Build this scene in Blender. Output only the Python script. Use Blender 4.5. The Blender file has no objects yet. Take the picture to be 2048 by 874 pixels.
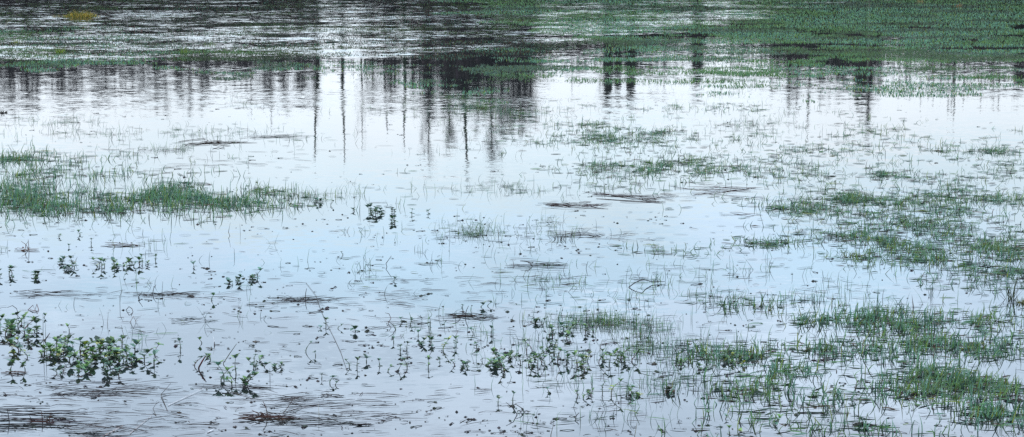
import bpy, math, random
import numpy as np
from mathutils import Vector, Matrix

rng = np.random.RandomState(11)
random.seed(11)
scene = bpy.context.scene
COL = scene.collection

# ------------------------------------------------------------------ camera
CAM_H = 1.74
F_PX = 4500.0            # focal length in pixels of the 2048 px wide photograph
HORIZON = -170.0         # row of the horizon, above the frame
PITCH = math.atan((437.0 - HORIZON) / F_PX)
cam_data = bpy.data.cameras.new('camera')
cam = bpy.data.objects.new('camera', cam_data)
COL.objects.link(cam)
cam.location = (0, 0, CAM_H)
cam.rotation_euler = (math.pi / 2 - PITCH, 0, 0)
cam_data.sensor_width = 36.0
cam_data.lens = F_PX / 2048.0 * 36.0
cam_data.clip_start = 0.1
cam_data.clip_end = 3000.0
scene.camera = cam

CP, SP = math.cos(PITCH), math.sin(PITCH)
def ray(x, y):
    """Direction of a photo pixel (arrays allowed)."""
    a = (np.asarray(x, float) - 1024.0) / F_PX
    b = (437.0 - np.asarray(y, float)) / F_PX
    return a, CP + b * SP, -SP + b * CP
def ground(x, y):
    dx, dy, dz = ray(x, y)
    t = CAM_H / -dz
    return dx * t, dy * t
def ppm(y):
    """source pixels per metre at the water row y"""
    return F_PX / ground(1024, y)[1]

# ------------------------------------------------------------------ materials
def new_mat(name):
    m = bpy.data.materials.new(name)
    m.use_nodes = True
    nt = m.node_tree
    nt.nodes.clear()
    out = nt.nodes.new('ShaderNodeOutputMaterial')
    return m, nt, out

def plant_mat(name, rough=0.5, trans=0.25, spec=0.4, noise=18.0):
    """colour comes from each blade's or leaf's own albedo, broken up by noise"""
    m, nt, out = new_mat(name)
    N, L = nt.nodes.new, nt.links.new
    at = N('ShaderNodeAttribute'); at.attribute_name = 'Col'
    nz = N('ShaderNodeTexNoise'); nz.inputs['Scale'].default_value = noise; nz.inputs['Detail'].default_value = 3
    geo = N('ShaderNodeNewGeometry'); L(geo.outputs['Position'], nz.inputs['Vector'])
    mr = N('ShaderNodeMapRange'); mr.inputs['From Min'].default_value = .3; mr.inputs['From Max'].default_value = .7
    mr.inputs['To Min'].default_value = .7; mr.inputs['To Max'].default_value = 1.3
    L(nz.outputs['Fac'], mr.inputs['Value'])
    mx = N('ShaderNodeVectorMath'); mx.operation = 'SCALE'
    L(at.outputs['Color'], mx.inputs[0]); L(mr.outputs['Result'], mx.inputs['Scale'])
    p = N('ShaderNodeBsdfPrincipled')
    p.inputs['Roughness'].default_value = rough
    p.inputs['Specular IOR Level'].default_value = spec
    L(mx.outputs[0], p.inputs['Base Color'])
    if trans > 0:
        t = N('ShaderNodeBsdfTranslucent'); L(mx.outputs[0], t.inputs['Color'])
        ms = N('ShaderNodeMixShader'); ms.inputs['Fac'].default_value = trans
        L(p.outputs[0], ms.inputs[1]); L(t.outputs[0], ms.inputs[2]); L(ms.outputs[0], out.inputs[0])
    else:
        L(p.outputs[0], out.inputs[0])
    return m

def solid_mat(name, c1, c2, scale=8.0, rough=0.8, spec=0.3):
    m, nt, out = new_mat(name)
    N, L = nt.nodes.new, nt.links.new
    nz = N('ShaderNodeTexNoise'); nz.inputs['Scale'].default_value = scale; nz.inputs['Detail'].default_value = 4
    geo = N('ShaderNodeNewGeometry'); L(geo.outputs['Position'], nz.inputs['Vector'])
    cr = N('ShaderNodeValToRGB')
    cr.color_ramp.elements[0].position = .35; cr.color_ramp.elements[1].position = .65
    cr.color_ramp.elements[0].color = (*c1, 1); cr.color_ramp.elements[1].color = (*c2, 1)
    L(nz.outputs['Fac'], cr.inputs['Fac'])
    p = N('ShaderNodeBsdfPrincipled'); p.inputs['Roughness'].default_value = rough
    p.inputs['Specular IOR Level'].default_value = spec
    L(cr.outputs['Color'], p.inputs['Base Color']); L(p.outputs[0], out.inputs[0])
    return m

M_GRASS = plant_mat('grass_blade', .5, .42, .3)
M_LEAF = plant_mat('herb_leaf', .38, .2, .5, 60)
M_STEM = plant_mat('herb_stem', .5, .1, .4, 60)
M_STRAW = plant_mat('wet_straw', .75, .05, .12, 40)
M_DEBRIS = plant_mat('wet_debris', .6, 0, .25, 60)
M_BARK = plant_mat('bark', .85, 0, .2, 3)
M_CROWN = plant_mat('tree_foliage', .6, .15, .3, 2)
M_BANK = solid_mat('bank_soil', (.035, .032, .02), (.05, .07, .025), .6)
M_MUD = solid_mat('mud', (.03, .024, .017), (.06, .05, .033), 2.0)
M_CONC = solid_mat('weathered_concrete', (.09, .085, .07), (.14, .13, .11), 3.0)
M_WHITE = solid_mat('white_feather', (.75, .75, .74), (.85, .85, .85), 90)

def water_mat():
    m, nt, out = new_mat('flood_water')
    N, L = nt.nodes.new, nt.links.new
    geo = N('ShaderNodeNewGeometry')
    sep = N('ShaderNodeSeparateXYZ'); L(geo.outputs['Position'], sep.inputs[0])
    def math_(op, a, b=None, c=None, clamp=False):
        n = N('ShaderNodeMath'); n.operation = op; n.use_clamp = clamp
        for i, v in enumerate((a, b, c)):
            if v is None: continue
            if isinstance(v, (int, float)): n.inputs[i].default_value = v
            else: L(v, n.inputs[i])
        return n.outputs[0]
    def noise(scale, detail, rough=.55, sx=1.0, sy=1.0, off=0.0):
        mp = N('ShaderNodeMapping'); mp.inputs['Scale'].default_value = (sx, sy, 1); mp.inputs['Location'].default_value = (off, off * .7, 0)
        L(geo.outputs['Position'], mp.inputs['Vector'])
        n = N('ShaderNodeTexNoise'); n.inputs['Scale'].default_value = scale
        n.inputs['Detail'].default_value = detail; n.inputs['Roughness'].default_value = rough
        L(mp.outputs[0], n.inputs['Vector'])
        return n
    def mrange(v, a, b, c, d, smooth=True):
        n = N('ShaderNodeMapRange'); n.interpolation_type = 'SMOOTHSTEP' if smooth else 'LINEAR'
        for k, q in zip(('From Min', 'From Max', 'To Min', 'To Max'), (a, b, c, d)): n.inputs[k].default_value = q
        L(v, n.inputs['Value'])
        return n.outputs['Result']
    # where the wind reaches the water: beyond a line that recedes to the right
    edge = noise(.45, 3, off=3.1)
    x_in = math_('MAXIMUM', math_('ADD', sep.outputs['X'], .3), 0.0)
    line = math_('MULTIPLY_ADD', x_in, 2.3, 28.0)
    d = math_('SUBTRACT', sep.outputs['Y'], line)
    d = math_('ADD', d, math_('MULTIPLY', math_('SUBTRACT', edge.outputs['Fac'], .5), 9.0))
    wind = mrange(d, -.5, 1.4, 0, 1)
    lull = mrange(noise(.5, 2, off=9.7).outputs['Fac'], .34, .5, .25, 1.0)
    wind = math_('MULTIPLY', wind, lull)
    midd = mrange(sep.outputs['Y'], 9.0, 25.0, .6, 1.15)
    cat = mrange(noise(.35, 2, sx=.6, off=5.5).outputs['Fac'], .38, .62, .45, 1.5)
    mid = math_('MULTIPLY', midd, cat)
    # slopes of the surface, several wavelengths, calm part and wind part
    def vec_sub(n):
        v = N('ShaderNodeVectorMath'); v.operation = 'SUBTRACT'; v.inputs[1].default_value = (.5, .5, .5)
        L(n.outputs['Color'], v.inputs[0]); return v.outputs[0]
    def vscale(v, s):
        n = N('ShaderNodeVectorMath'); n.operation = 'SCALE'; L(v, n.inputs[0])
        if isinstance(s, (int, float)): n.inputs['Scale'].default_value = s
        else: L(s, n.inputs['Scale'])
        return n.outputs[0]
    def vadd(a, b):
        n = N('ShaderNodeVectorMath'); n.operation = 'ADD'; L(a, n.inputs[0]); L(b, n.inputs[1]); return n.outputs[0]
    calm = vadd(vscale(vec_sub(noise(5.0, 3, .6, .55, 1.0, 1.3)), .017),
                vscale(vec_sub(noise(22.0, 4, .7, .6, 1.0, 2.3)), .042))
    windy = vadd(vscale(vec_sub(noise(2.0, 5, .7, .5, 1.0, 4.1)), .11),
                 vscale(vec_sub(noise(9.0, 4, .7, .7, 1.0, 6.1)), .15))
    tilt = N('ShaderNodeVectorMath'); tilt.operation = 'ADD'; tilt.inputs[1].default_value = (0, -.014, 0)   # from so low only the near faces of the wavelets show
    L(windy, tilt.inputs[0])
    slope = vadd(vscale(calm, mid), vscale(tilt.outputs[0], wind))
    up = N('ShaderNodeVectorMath'); up.operation = 'MULTIPLY'; up.inputs[1].default_value = (1, 1, 0)
    L(slope, up.inputs[0])
    nn = N('ShaderNodeVectorMath'); nn.operation = 'ADD'; nn.inputs[1].default_value = (0, 0, 1); L(up.outputs[0], nn.inputs[0])
    nm = N('ShaderNodeVectorMath'); nm.operation = 'NORMALIZE'; L(nn.outputs[0], nm.inputs[0])
    p = N('ShaderNodeBsdfPrincipled')
    bed = noise(1.3, 4, off=8.0)
    cr = N('ShaderNodeValToRGB')
    cr.color_ramp.elements[0].color = (.008, .011, .012, 1); cr.color_ramp.elements[1].color = (.016, .020, .022, 1)
    L(bed.outputs['Fac'], cr.inputs['Fac']); L(cr.outputs['Color'], p.inputs['Base Color'])
    p.inputs['Roughness'].default_value = .015
    p.inputs['IOR'].default_value = 1.333
    L(nm.outputs[0], p.inputs['Normal'])
    L(p.outputs[0], out.inputs[0])
    return m
M_WATER = water_mat()

# ------------------------------------------------------------------ mesh helpers
def tag(o, label=None, cat=None, group=None, kind=None):
    if label: o['label'] = label
    if cat: o['category'] = cat
    if group: o['group'] = group
    if kind: o['kind'] = kind
    return o

def np_mesh(name, co, faces_n, mat, col=None, smooth=False):
    """co (V,3); faces_n (F,k) array of equal-sized faces; col (V,3)"""
    me = bpy.data.meshes.new(name)
    F, k = faces_n.shape
    me.vertices.add(len(co)); me.vertices.foreach_set('co', np.ascontiguousarray(co, dtype=np.float32).ravel())
    me.loops.add(F * k); me.loops.foreach_set('vertex_index', np.ascontiguousarray(faces_n, dtype=np.int32).ravel())
    me.polygons.add(F)
    me.polygons.foreach_set('loop_start', np.arange(0, F * k, k, dtype=np.int32))
    if smooth: me.polygons.foreach_set('use_smooth', np.ones(F, dtype=bool))
    if col is not None:
        a = me.color_attributes.new('Col', 'FLOAT_COLOR', 'POINT')
        rgba = np.ones((len(co), 4), np.float32); rgba[:, :3] = col
        a.data.foreach_set('color', rgba.ravel())
    me.update(calc_edges=True); me.validate()
    me.materials.append(mat)
    return me

class MB:
    """collects tubes, leaves and flakes into one mesh"""
    def __init__(s): s.v, s.f, s.c = [], [], []
    def add(s, vs, fs, col):
        b = len(s.v)
        s.v.extend([tuple(v) for v in vs]); s.f.extend([tuple(b + i for i in f) for f in fs])
        s.c.extend([tuple(col)] * len(vs))
    def tube(s, pts, rad, col, sides=4):
        pts = [Vector(p) for p in pts]
        n = len(pts)
        if not hasattr(rad, '__len__'): rad = [rad] * n
        vs, fs = [], []
        for i, p in enumerate(pts):
            d = (pts[min(i + 1, n - 1)] - pts[max(i - 1, 0)])
            if d.length < 1e-9: d = Vector((0, 0, 1))
            d.normalize()
            a = d.cross(Vector((.31, .95, .1)) if abs(d.z) > .8 else Vector((0, 0, 1))).normalized()
            b = d.cross(a)
            for k in range(sides):
                t = 2 * math.pi * k / sides
                vs.append(p + (a * math.cos(t) + b * math.sin(t)) * rad[i])
        for i in range(n - 1):
            for k in range(sides):
                k2 = (k + 1) % sides
                fs.append((i * sides + k, i * sides + k2, (i + 1) * sides + k2, (i + 1) * sides + k))
        fs.append(tuple(range(sides - 1, -1, -1))); fs.append(tuple((n - 1) * sides + k for k in range(sides)))
        s.add(vs, fs, col)
    def leaf(s, base, d, L, W, col, fold=.25, droop=.3):
        """a lobed, folded leaf blade"""
        base = Vector(base); d = Vector(d).normalized()
        side = d.cross(Vector((0, 0, 1)))
        if side.length < .05: side = Vector((1, 0, 0))
        side.normalize(); n = side.cross(d).normalized()
        T = (0, .3, .52, .66, 1.0); Wd = (.07, .40, .34, .52, 0)
        mid, lf, rt = [], [], []
        for t, w in zip(T, Wd):
            c = base + d * (L * t) - n * (droop * L * t * t)
            mid.append(c)
            lf.append(c + side * (W * w) + n * (fold * W * w) - d * (.04 * L if w > .45 else 0))
            rt.append(c - side * (W * w) + n * (fold * W * w) - d * (.04 * L if w > .45 else 0))
        vs = mid + lf[:4] + rt[:4]
        fs = []
        for i in range(3):
            fs.append((i, 5 + i, 6 + i, i + 1)); fs.append((i, i + 1, 10 + i, 9 + i))
        fs.append((3, 8, 4)); fs.append((3, 4, 12))
        s.add(vs, fs, col)
    def flake(s, c, r, col, ex=None, thick=.18):
        """a small irregular crumpled fragment"""
        c = Vector(c); k = random.randint(5, 7)
        vs = [c + Vector((0, 0, thick * r))]
        a0 = random.random() * 6.28 if ex is None else random.gauss(0, .35); ex = random.uniform(.5, 1.0) if ex is None else ex
        ca, sa = math.cos(a0), math.sin(a0)
        for i in range(k):
            t = 6.283 * i / k; q = r * random.uniform(.45, 1.15)
            x, y = q * math.cos(t), q * math.sin(t) * ex
            vs.append(c + Vector((x * ca - y * sa, x * sa + y * ca, random.uniform(-.9, .3) * r * thick)))
        fs = [(0, 1 + i, 1 + (i + 1) % k) for i in range(k)]
        s.add(vs, fs, col)
    def mesh(s, name, mat, smooth=False):
        me = bpy.data.meshes.new(name)
        me.from_pydata(s.v, [], s.f)
        a = me.color_attributes.new('Col', 'FLOAT_COLOR', 'POINT')
        rgba = np.ones((len(s.v), 4), np.float32)
        if s.v: rgba[:, :3] = np.array(s.c, np.float32)
        a.data.foreach_set('color', rgba.ravel())
        if smooth: me.polygons.foreach_set('use_smooth', np.ones(len(me.polygons), dtype=bool))
        me.materials.append(mat)
        return me
    def build(s, name, mat, parent=None, loc=(0, 0, 0), smooth=False):
        o = bpy.data.objects.new(name, s.mesh(name, mat, smooth))
        COL.objects.link(o); o.location = loc
        if parent is not None: o.parent = parent
        return o

def empty(name, loc, rz=0.0):
    o = bpy.data.objects.new(name, None)
    o.empty_display_size = .05
    COL.objects.link(o); o.location = loc; o.rotation_euler = (0, 0, rz)
    return o

def vary(c, v=.2):
    k = random.uniform(1 - v, 1 + v)
    return tuple(max(0, x * k * random.uniform(1 - v * .4, 1 + v * .4)) for x in c)

# smooth 2-D value noise for numpy
_G = rng.rand(256, 256)
def vnoise(x, y):
    xi, yi = np.floor(x).astype(int), np.floor(y).astype(int)
    fx, fy = x - xi, y - yi
    fx, fy = fx * fx * (3 - 2 * fx), fy * fy * (3 - 2 * fy)
    g = lambda a, b: _G[a % 256, b % 256]
    return (g(xi, yi) * (1 - fx) + g(xi + 1, yi) * fx) * (1 - fy) + (g(xi, yi + 1) * (1 - fx) + g(xi + 1, yi + 1) * fx) * fy
def fbm(x, y):
    return (vnoise(x, y) + .5 * vnoise(2.1 * x + 9, 2.1 * y + 4) + .25 * vnoise(4.3 * x + 2, 4.3 * y + 7)) / 1.75

# ------------------------------------------------------------------ grass blades
C_TEAL = np.array((.11, .228, .155)); C_GREEN = np.array((.09, .20, .065)); C_YEL = np.array((.17, .22, .035))
C_DARK = np.array((.03, .065, .045)); C_BROWN = np.array((.075, .05, .03))
def grass_cols(n, teal, green, yel, dark, brown):
    w = np.array((teal, green, yel, dark, brown), float); w /= w.sum()
    k = rng.choice(5, n, p=w)
    c = np.stack((C_TEAL, C_GREEN, C_YEL, C_DARK, C_BROWN))[k]
    return c * rng.uniform(.7, 1.3, (n, 1)) * rng.uniform(.92, 1.08, (n, 3))

def blades(X, Y, H, W, lean, bend, kink, cols, S=3, z0=-.015, az=None, face=.9):
    n = len(X)
    az = rng.uniform(0, 2 * math.pi, n) if az is None else az
    th = lean.copy()
    P = np.stack((X, Y, np.full(n, z0)), 1)
    wa = rng.uniform(-face, face, n)
    wv = np.stack((np.cos(wa), np.sin(wa), np.zeros(n)), 1)
    lev = [P.copy()]
    for k in range(S):
        st = (H + (0.015 if k == 0 else 0)) / S if False else H / S + (-z0 if k == 0 else 0)
        d = np.stack((np.sin(th) * np.cos(az), np.sin(th) * np.sin(az), np.cos(th)), 1)
        P = P + d * st[:, None]
        lev.append(P.copy())
        th = th + bend
        if k == S - 2: th = th + kink
    # nothing may dive below the surface by more than a hair
    prof = np.linspace(1, .12, S + 1); prof[0] = .75
    V = np.zeros((n, S + 1, 2, 3), np.float32)
    for k, p in enumerate(lev):
        p[:, 2] = np.maximum(p[:, 2], -.015)
        o = wv * (W * .5 * prof[k])[:, None]
        V[:, k, 0] = p - o; V[:, k, 1] = p + o
    base = (np.arange(n) * (S + 1) * 2)[:, None]
    q = np.array([[2 * k, 2 * k + 1, 2 * k + 3, 2 * k + 2] for k in range(S)])
    F = (base[:, None, :] + q[None]).reshape(-1, 4)
    C = np.repeat(cols, (S + 1) * 2, axis=0)
    return V.reshape(-1, 3), F, C

class Grass:
    def __init__(s): s.V, s.F, s.C, s.n = [], [], [], 0
    def put(s, V, F, C):
        s.V.append(V); s.F.append(F + s.n); s.C.append(C); s.n += len(V)
    def build(s, name, label, mat=M_GRASS, cat='grass'):
        me = np_mesh(name, np.concatenate(s.V), np.concatenate(s.F), mat, np.concatenate(s.C))
        o = bpy.data.objects.new(name, me); COL.objects.link(o)
        return tag(o, label, cat, None, 'stuff')

def scatter_patch(cx, cy, rx, ry, n, rot=0.0, clump=.4, soft=1.1):
    """n pixel positions in a soft ellipse, thinned by ground noise"""
    out = []
    got = 0
    while got < n:
        m = int((n - got) * 3 + 50)
        r = np.abs(rng.normal(0, .85 * soft, m)); t = rng.uniform(0, 2 * math.pi, m)
        u, v = r * np.cos(t) * rx, r * np.sin(t) * ry
        c, s_ = math.cos(rot), math.sin(rot)
        px, py = cx + u * c - v * s_, cy + u * s_ + v * c
        gx, gy = ground(px, np.maximum(py, -60))
        keep = (rng.rand(m) < np.clip((fbm(gx * 4.2, gy * 1.8) - .5) * 5 * clump + .5, .16, 1)) & (px > -60) & (px < 2110) & (py < 905) & (py > -40)
        out.append(np.stack((px[keep], py[keep]), 1)); got += keep.sum()
        if m > 400000: break
    return np.concatenate(out)[:n]

def lay_tufts(G, P, per=(2, 6), hm=(.035, .085), w=(.0022, .0042), spread=.042, mix=(6, 3, 1, 1.5, .3), tall=0.0, leanmax=.75, flat=.25, flatlen=(.03, .11), yel_noise=True, side=.75, base=0.0):
    gx, gy = ground(P[:, 0], P[:, 1])
    k = rng.randint(per[0], per[1] + 1, len(gx))
    X = np.repeat(gx, k); Y = np.repeat(gy, k); n = len(X)
    sz = np.repeat(rng.uniform(.7, 1.25, len(gx)), k)
    X = X + rng.normal(0, spread, n); Y = Y + rng.normal(0, spread, n)
    H = rng.uniform(hm[0], hm[1], n) * sz * (1 + tall * (rng.rand(n) < .12))
    W = rng.uniform(w[0], w[1], n)
    lean = np.abs(rng.normal(base, leanmax * .55, n))
    bend = rng.normal(.12, .18, n)
    kink = np.where(rng.rand(n) < .42, rng.uniform(.6, 1.9, n), 0)
    C = grass_cols(n, *mix)
    if yel_noise:      # yellower, younger growth in some tufts
        q = fbm(X * 4.5 + 40, Y * 2.2 + 11)
        m = (q > .6) & (rng.rand(n) < .6)
        C[m] = C[m] * .45 + (C_YEL * .55 + C_GREEN * .45) * .55
    az = np.where(rng.rand(n) < side, np.where(rng.rand(n) < .72, 0, math.pi) + rng.normal(0, .5, n), rng.uniform(0, 6.28, n))
    G.put(*blades(X, Y, H, W, lean, bend, kink, C, az=az))
    m = int(n * flat)          # blades that lie on the water
    if m:
        i = rng.randint(0, n, m)
        lay_flat(G, X[i] + rng.normal(0, .05, m), Y[i] + rng.normal(0, .06, m), flatlen, w)

def lay_flat(G, X, Y, ln=(.03, .11), w=(.002, .004), cols=None, ang=None):
    m = len(X)
    a = rng.normal(0, .45, m) + math.pi * (rng.rand(m) < .5) if ang is None else ang
    L = rng.uniform(ln[0], ln[1], m)
    W = rng.uniform(w[0], w[1], m) * 1.2
    S = 3
    V = np.zeros((m, S + 1, 2, 3), np.float32)
    cu = rng.normal(0, .09, m)
    hz = rng.uniform(.0, .003, m)
    px, py = X.copy(), Y.copy(); aa = a.copy()
    for k in range(S + 1):
        t = k / S
        o = np.stack((-np.sin(aa), np.cos(aa), np.full(m, .45)), 1) * (W * .5 * (1 if 0 < k < S else .4))[:, None]
        c = np.stack((px, py, .0025 + hz * math.sin(math.pi * t)), 1)
        V[:, k, 0] = c - o; V[:, k, 1] = c + o
        px = px + np.cos(aa) * L / S; py = py + np.sin(aa) * L / S; aa = aa + cu
    V[..., 2] = np.maximum(V[..., 2], .0012)
    base = (np.arange(m) * (S + 1) * 2)[:, None]
    q = np.array([[2 * k, 2 * k + 1, 2 * k + 3, 2 * k + 2] for k in range(S)])
    F = (base[:, None, :] + q[None]).reshape(-1, 4)
    if cols is None: cols = grass_cols(m, 2, 1.5, .2, 3, 1.2) * .8
    G.put(V.reshape(-1, 3), F, np.repeat(cols, (S + 1) * 2, axis=0))

# ---- left band of grass
G = Grass()
for (cx, cy, rx, ry, n, rot) in [
    (40, 318, 130, 20, 260, 0), (150, 330, 150, 20, 120, 0), (90, 342, 60, 10, 60, 0), (60, 392, 150, 26, 520, 0),
    (230, 400, 170, 20, 520, 0), (310, 388, 55, 16, 170, 0), (400, 398, 110, 22, 330, 0), (470, 405, 90, 14, 150, 0),
    (120, 412, 200, 14, 260, 0), (520, 385, 60, 18, 70, 0), (240, 420, 320, 12, 150, 0), (190, 355, 260, 18, 90, 0)]:
    lay_tufts(G, scatter_patch(cx, cy, rx, ry, int(n * .4), rot), (1, 4), (.035, .085), (.0036, .0064), leanmax=.6, flat=.4, base=.15)
for (cx, cy, rx, ry, n) in [(450, 270, 140, 12, 55), (200, 268, 240, 16, 60), (120, 245, 200, 14, 40), (340, 300, 180, 14, 50), (620, 395, 120, 12, 50), (470, 210, 60, 10, 10)]:
    lay_tufts(G, scatter_patch(cx, cy, rx, ry, n), (1, 3), (.03, .08), (.002, .0035), mix=(3, 1, .2, 4, .8), flat=.5)
G.build('emergent_grass', 'band of young green grass standing in the water along the left edge')

# ---- right meadow of flooded grass, middle distance
G = Grass()
for (cx, cy, rx, ry, n, rot) in [
    (1230, 275, 130, 20, 380, 0), (1160, 282, 70, 14, 120, 0), (1300, 268, 80, 12, 140, 0), (1180, 250, 90, 16, 90, 0),
    (1335, 330, 110, 18, 300, 0), (1400, 345, 190, 16, 260, 0), (1560, 350, 110, 12, 120, 0), (1430, 214, 110, 7, 130, 0), (1200, 330, 110, 22, 110, 0),
    (1990, 303, 70, 9, 130, 0), (1740, 262, 60, 16, 110, 0), (1850, 300, 260, 40, 330, 0), (1700, 400, 100, 20, 420, 0),
    (1640, 415, 90, 14, 240, 0), (1800, 405, 150, 28, 420, 0), (1960, 400, 120, 30, 380, 0), (1850, 450, 190, 30, 760, .1),
    (1770, 480, 150, 24, 420, .2), (1960, 500, 140, 36, 780, 0), (1860, 520, 130, 24, 320, .2), (2010, 545, 90, 20, 260, 0),
    (1690, 505, 60, 12, 70, .2), (1540, 487, 75, 6, 120, 0), (1360, 500, 90, 6, 60, 0), (1780, 350, 330, 24, 300, 0), (1600, 300, 330, 30, 240, 0), (1300, 370, 160, 14, 70, 0)]:
    lay_tufts(G, scatter_patch(cx, cy, rx, ry, int(min(n, 520) * .38), rot), (1, 4), (.028, .062), (.0034, .0062), leanmax=.9, flat=.55, flatlen=(.03, .09), base=.55, spread=.036)
for (cx, cy, rx, ry, n) in [(960, 215, 130, 14, 190), (1040, 225, 120, 16, 90), (930, 195, 60, 12, 60), (1000, 260, 180, 30, 70), (1020, 380, 200, 12, 60), (990, 460, 140, 14, 50), (940, 470, 200, 20, 50), (1450, 160, 90, 14, 120), (1500, 250, 160, 40, 120), (1290, 560, 200, 20, 16), (1500, 540, 140, 22, 26), (700, 540, 420, 60, 34), (1120, 560, 320, 50, 50), (300, 490, 320, 45, 26), (560, 640, 420, 40, 20), (1450, 600, 200, 30, 40)]:
    lay_tufts(G, scatter_patch(cx, cy, rx, ry, n), (1, 3), (.03, .075), (.002, .0034), mix=(3, 1.5, .2, 4, .6), flat=.45, leanmax=.8)
G.build('emergent_grass', 'loose green flooded grass filling the right side of the water, middle distance')

# ---- foreground right
G = Grass()
for (cx, cy, rx, ry, n, rot) in [
    (1730, 635, 110, 16, 330, 0), (1830, 650, 120, 20, 420, 0), (1640, 640, 110, 18, 160, 0), (1960, 640, 90, 26, 170, 0), (1540, 608, 60, 8, 70, 0),
    (1480, 715, 70, 14, 190, 0), (1400, 705, 60, 20, 80, 0), (1640, 700, 90, 20, 240, 0), (1560, 740, 130, 24, 180, 0), (1740, 700, 110, 22, 240, 0), (1880, 690, 110, 20, 240, 0),
    (1920, 765, 80, 14, 330, 0), (1860, 750, 120, 24, 360, 0), (2015, 775, 50, 16, 220, 0), (1840, 785, 60, 12, 110, 0), (1780, 800, 190, 30, 280, 0), (1980, 830, 120, 26, 260, 0),
    (1650, 800, 170, 34, 210, 0), (1480, 780, 120, 36, 110, 0), (1720, 860, 260, 18, 170, 0), (1980, 700, 80, 20, 180, 0)]:
    lay_tufts(G, scatter_patch(cx, cy, rx, ry, int(min(n, 260) * .27), rot), (1, 4), (.026, .07), (.0034, .0064), leanmax=.65, flat=.6, flatlen=(.02, .08), base=.15, spread=.03)
for (cx, cy, rx, ry, n) in [(1210, 645, 110, 12, 130), (1300, 655, 90, 14, 60), (1300, 700, 110, 24, 90), (1320, 770, 130, 40, 60), (1060, 690, 110, 30, 50), (1150, 760, 140, 30, 30), (1250, 840, 200, 20, 20), (1620, 600, 120, 14, 40)]:
    lay_tufts(G, scatter_patch(cx, cy, rx, ry, n), (1, 3), (.03, .07), (.0018, .003), mix=(5, 1.5, .1, 3, .4), flat=.35, leanmax=.4)
G.build('emergent_grass', 'flooded grass thick with bent blades in the near right corner')

# ---- far cover: the wide green sheet of grass towards the far side, right
def inside(poly, px, py):
    r = np.zeros(len(px), bool); j = len(poly) - 1
    for i in range(len(poly)):
        xi, yi = poly[i]; xj, yj = poly[j]
        c = ((yi > py) != (yj > py)) & (px < (xj - xi) * (py - yi) / (yj - yi + 1e-9) + xi)
        r ^= c; j = i
    return r
def far_cover(G, poly, n, box, gap, hm=(.008, .022), w=(.007, .012), mix=(7, 3, .8, .8, .4), streak=1.6, bright=1.3, sharp=9, mean=.5):
    px = rng.uniform(box[0], box[2], n); py = rng.uniform(box[1], box[3], n)
    wob_ = (fbm(px / 55., py / 5.) - .5) * 150 + (vnoise(px / 300., py / 9.) - .5) * 160
    k = inside(poly, px + wob_, py + (vnoise(px / 90., py / 20. + 50) - .5) * 22); px, py = px[k], py[k]
    gx, gy = ground(px, py)
    q = .75 * fbm(gx * streak * .5 + 3, gy * streak * .8 + 17) + .25 * vnoise(gx * streak * 3, gy * streak * 2.2)
    k = rng.rand(len(px)) < np.clip((q - gap(px, py)) * sharp + mean, .0, 1)
    gx, gy = gx[k], gy[k]; m = len(gx)
    H = rng.uniform(*hm, m); W = rng.uniform(*w, m)
    C = grass_cols(m, *mix)
    y2 = np.clip((fbm(gx * .8 + 70, gy * .55 + 21) - .5) * 8, 0, 1)[:, None]
    C = C * (1 - .5 * y2) + np.array((.075, .15, .03)) * .5 * y2          # greener, older sward
    y3 = np.clip((fbm(gx * .6 + 20, gy * .9 + 61) - .55) * 9, 0, 1)[:, None]
    C = C * (1 - .6 * y3) + np.array((.05, .06, .045)) * .6 * y3         # streaks of drowned brown grass
    C = C * bright
    G.put(*blades(gx, gy, H, W, np.abs(rng.normal(.2, .6, m)), rng.normal(.15, .2, m), np.zeros(m), C, S=2))
G = Grass()
PR = [(880, -45), (2090, -45), (2090, 175), (1900, 150), (1700, 150), (1560, 155), (1400, 150), (1300, 140), (1020, 150), (960, 135), (1120, 118), (1200, 95), (1130, 80), (1060, 52), (940, 22)]
far_cover(G, PR, 260000, (860, -45, 2090, 176), lambda x, y: np.interp(y, (-40, 20, 55, 75, 100, 160), (.08, .16, .28, .43, .49, .54)) + np.where(x < 1150, .03, 0))
# thin rows of grass over the dark reflections further left
PL2 = [(640, 118), (900, 126), (1020, 140), (1000, 205), (860, 200), (820, 170), (660, 150)]
far_cover(G, PL2, 14000, (640, 110, 1020, 206), lambda x, y: .56, streak=2.2)
PL3 = [(960, 100), (1180, 70), (2060, 120), (2060, 180), (1640, 215), (1420, 180), (1180, 175), (960, 160)]
far_cover(G, PL3, 60000, (950, 60, 2060, 216), lambda x, y: .525 + np.clip((y - 150) / 500, 0, .1), streak=2.0)
G.build('emergent_grass', 'wide sheet of short green grass covering the far water on the right')
G = Grass()
PL = [(-30, 48), (200, 58), (340, 80), (470, 96), (620, 120), (660, 150), (470, 158), (380, 140), (150, 128), (-30, 138)]
far_cover(G, PL, 60000, (-30, 40, 660, 160), lambda x, y: .53 + np.where(x < 150, -.03, .0) + np.where(x > 380, .02, 0), mix=(5, 2.2, .5, 2.5, 1.4), streak=3.0)
PL4 = [(-30, -40), (900, -40), (1000, 50), (1130, 112), (-30, 122)]  # top band of grass, with dark weed added below to mute bright ripple reflections
far_cover(G, PL4, 150000, (-30, -40, 1130, 122), lambda x, y: .53 - np.where(y < 4, .06, 0) - np.where(y > 58, .02, 0) + np.where(x > 700, .03, 0), mix=(1.6, .3, .05, 2.6, 3.4), hm=(.008, .02), streak=2.6, bright=.8, sharp=3.2, mean=.58)
G.build('emergent_grass', 'patchy dark green grass, plus weed added to mute bright ripples, on the far left water')
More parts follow.
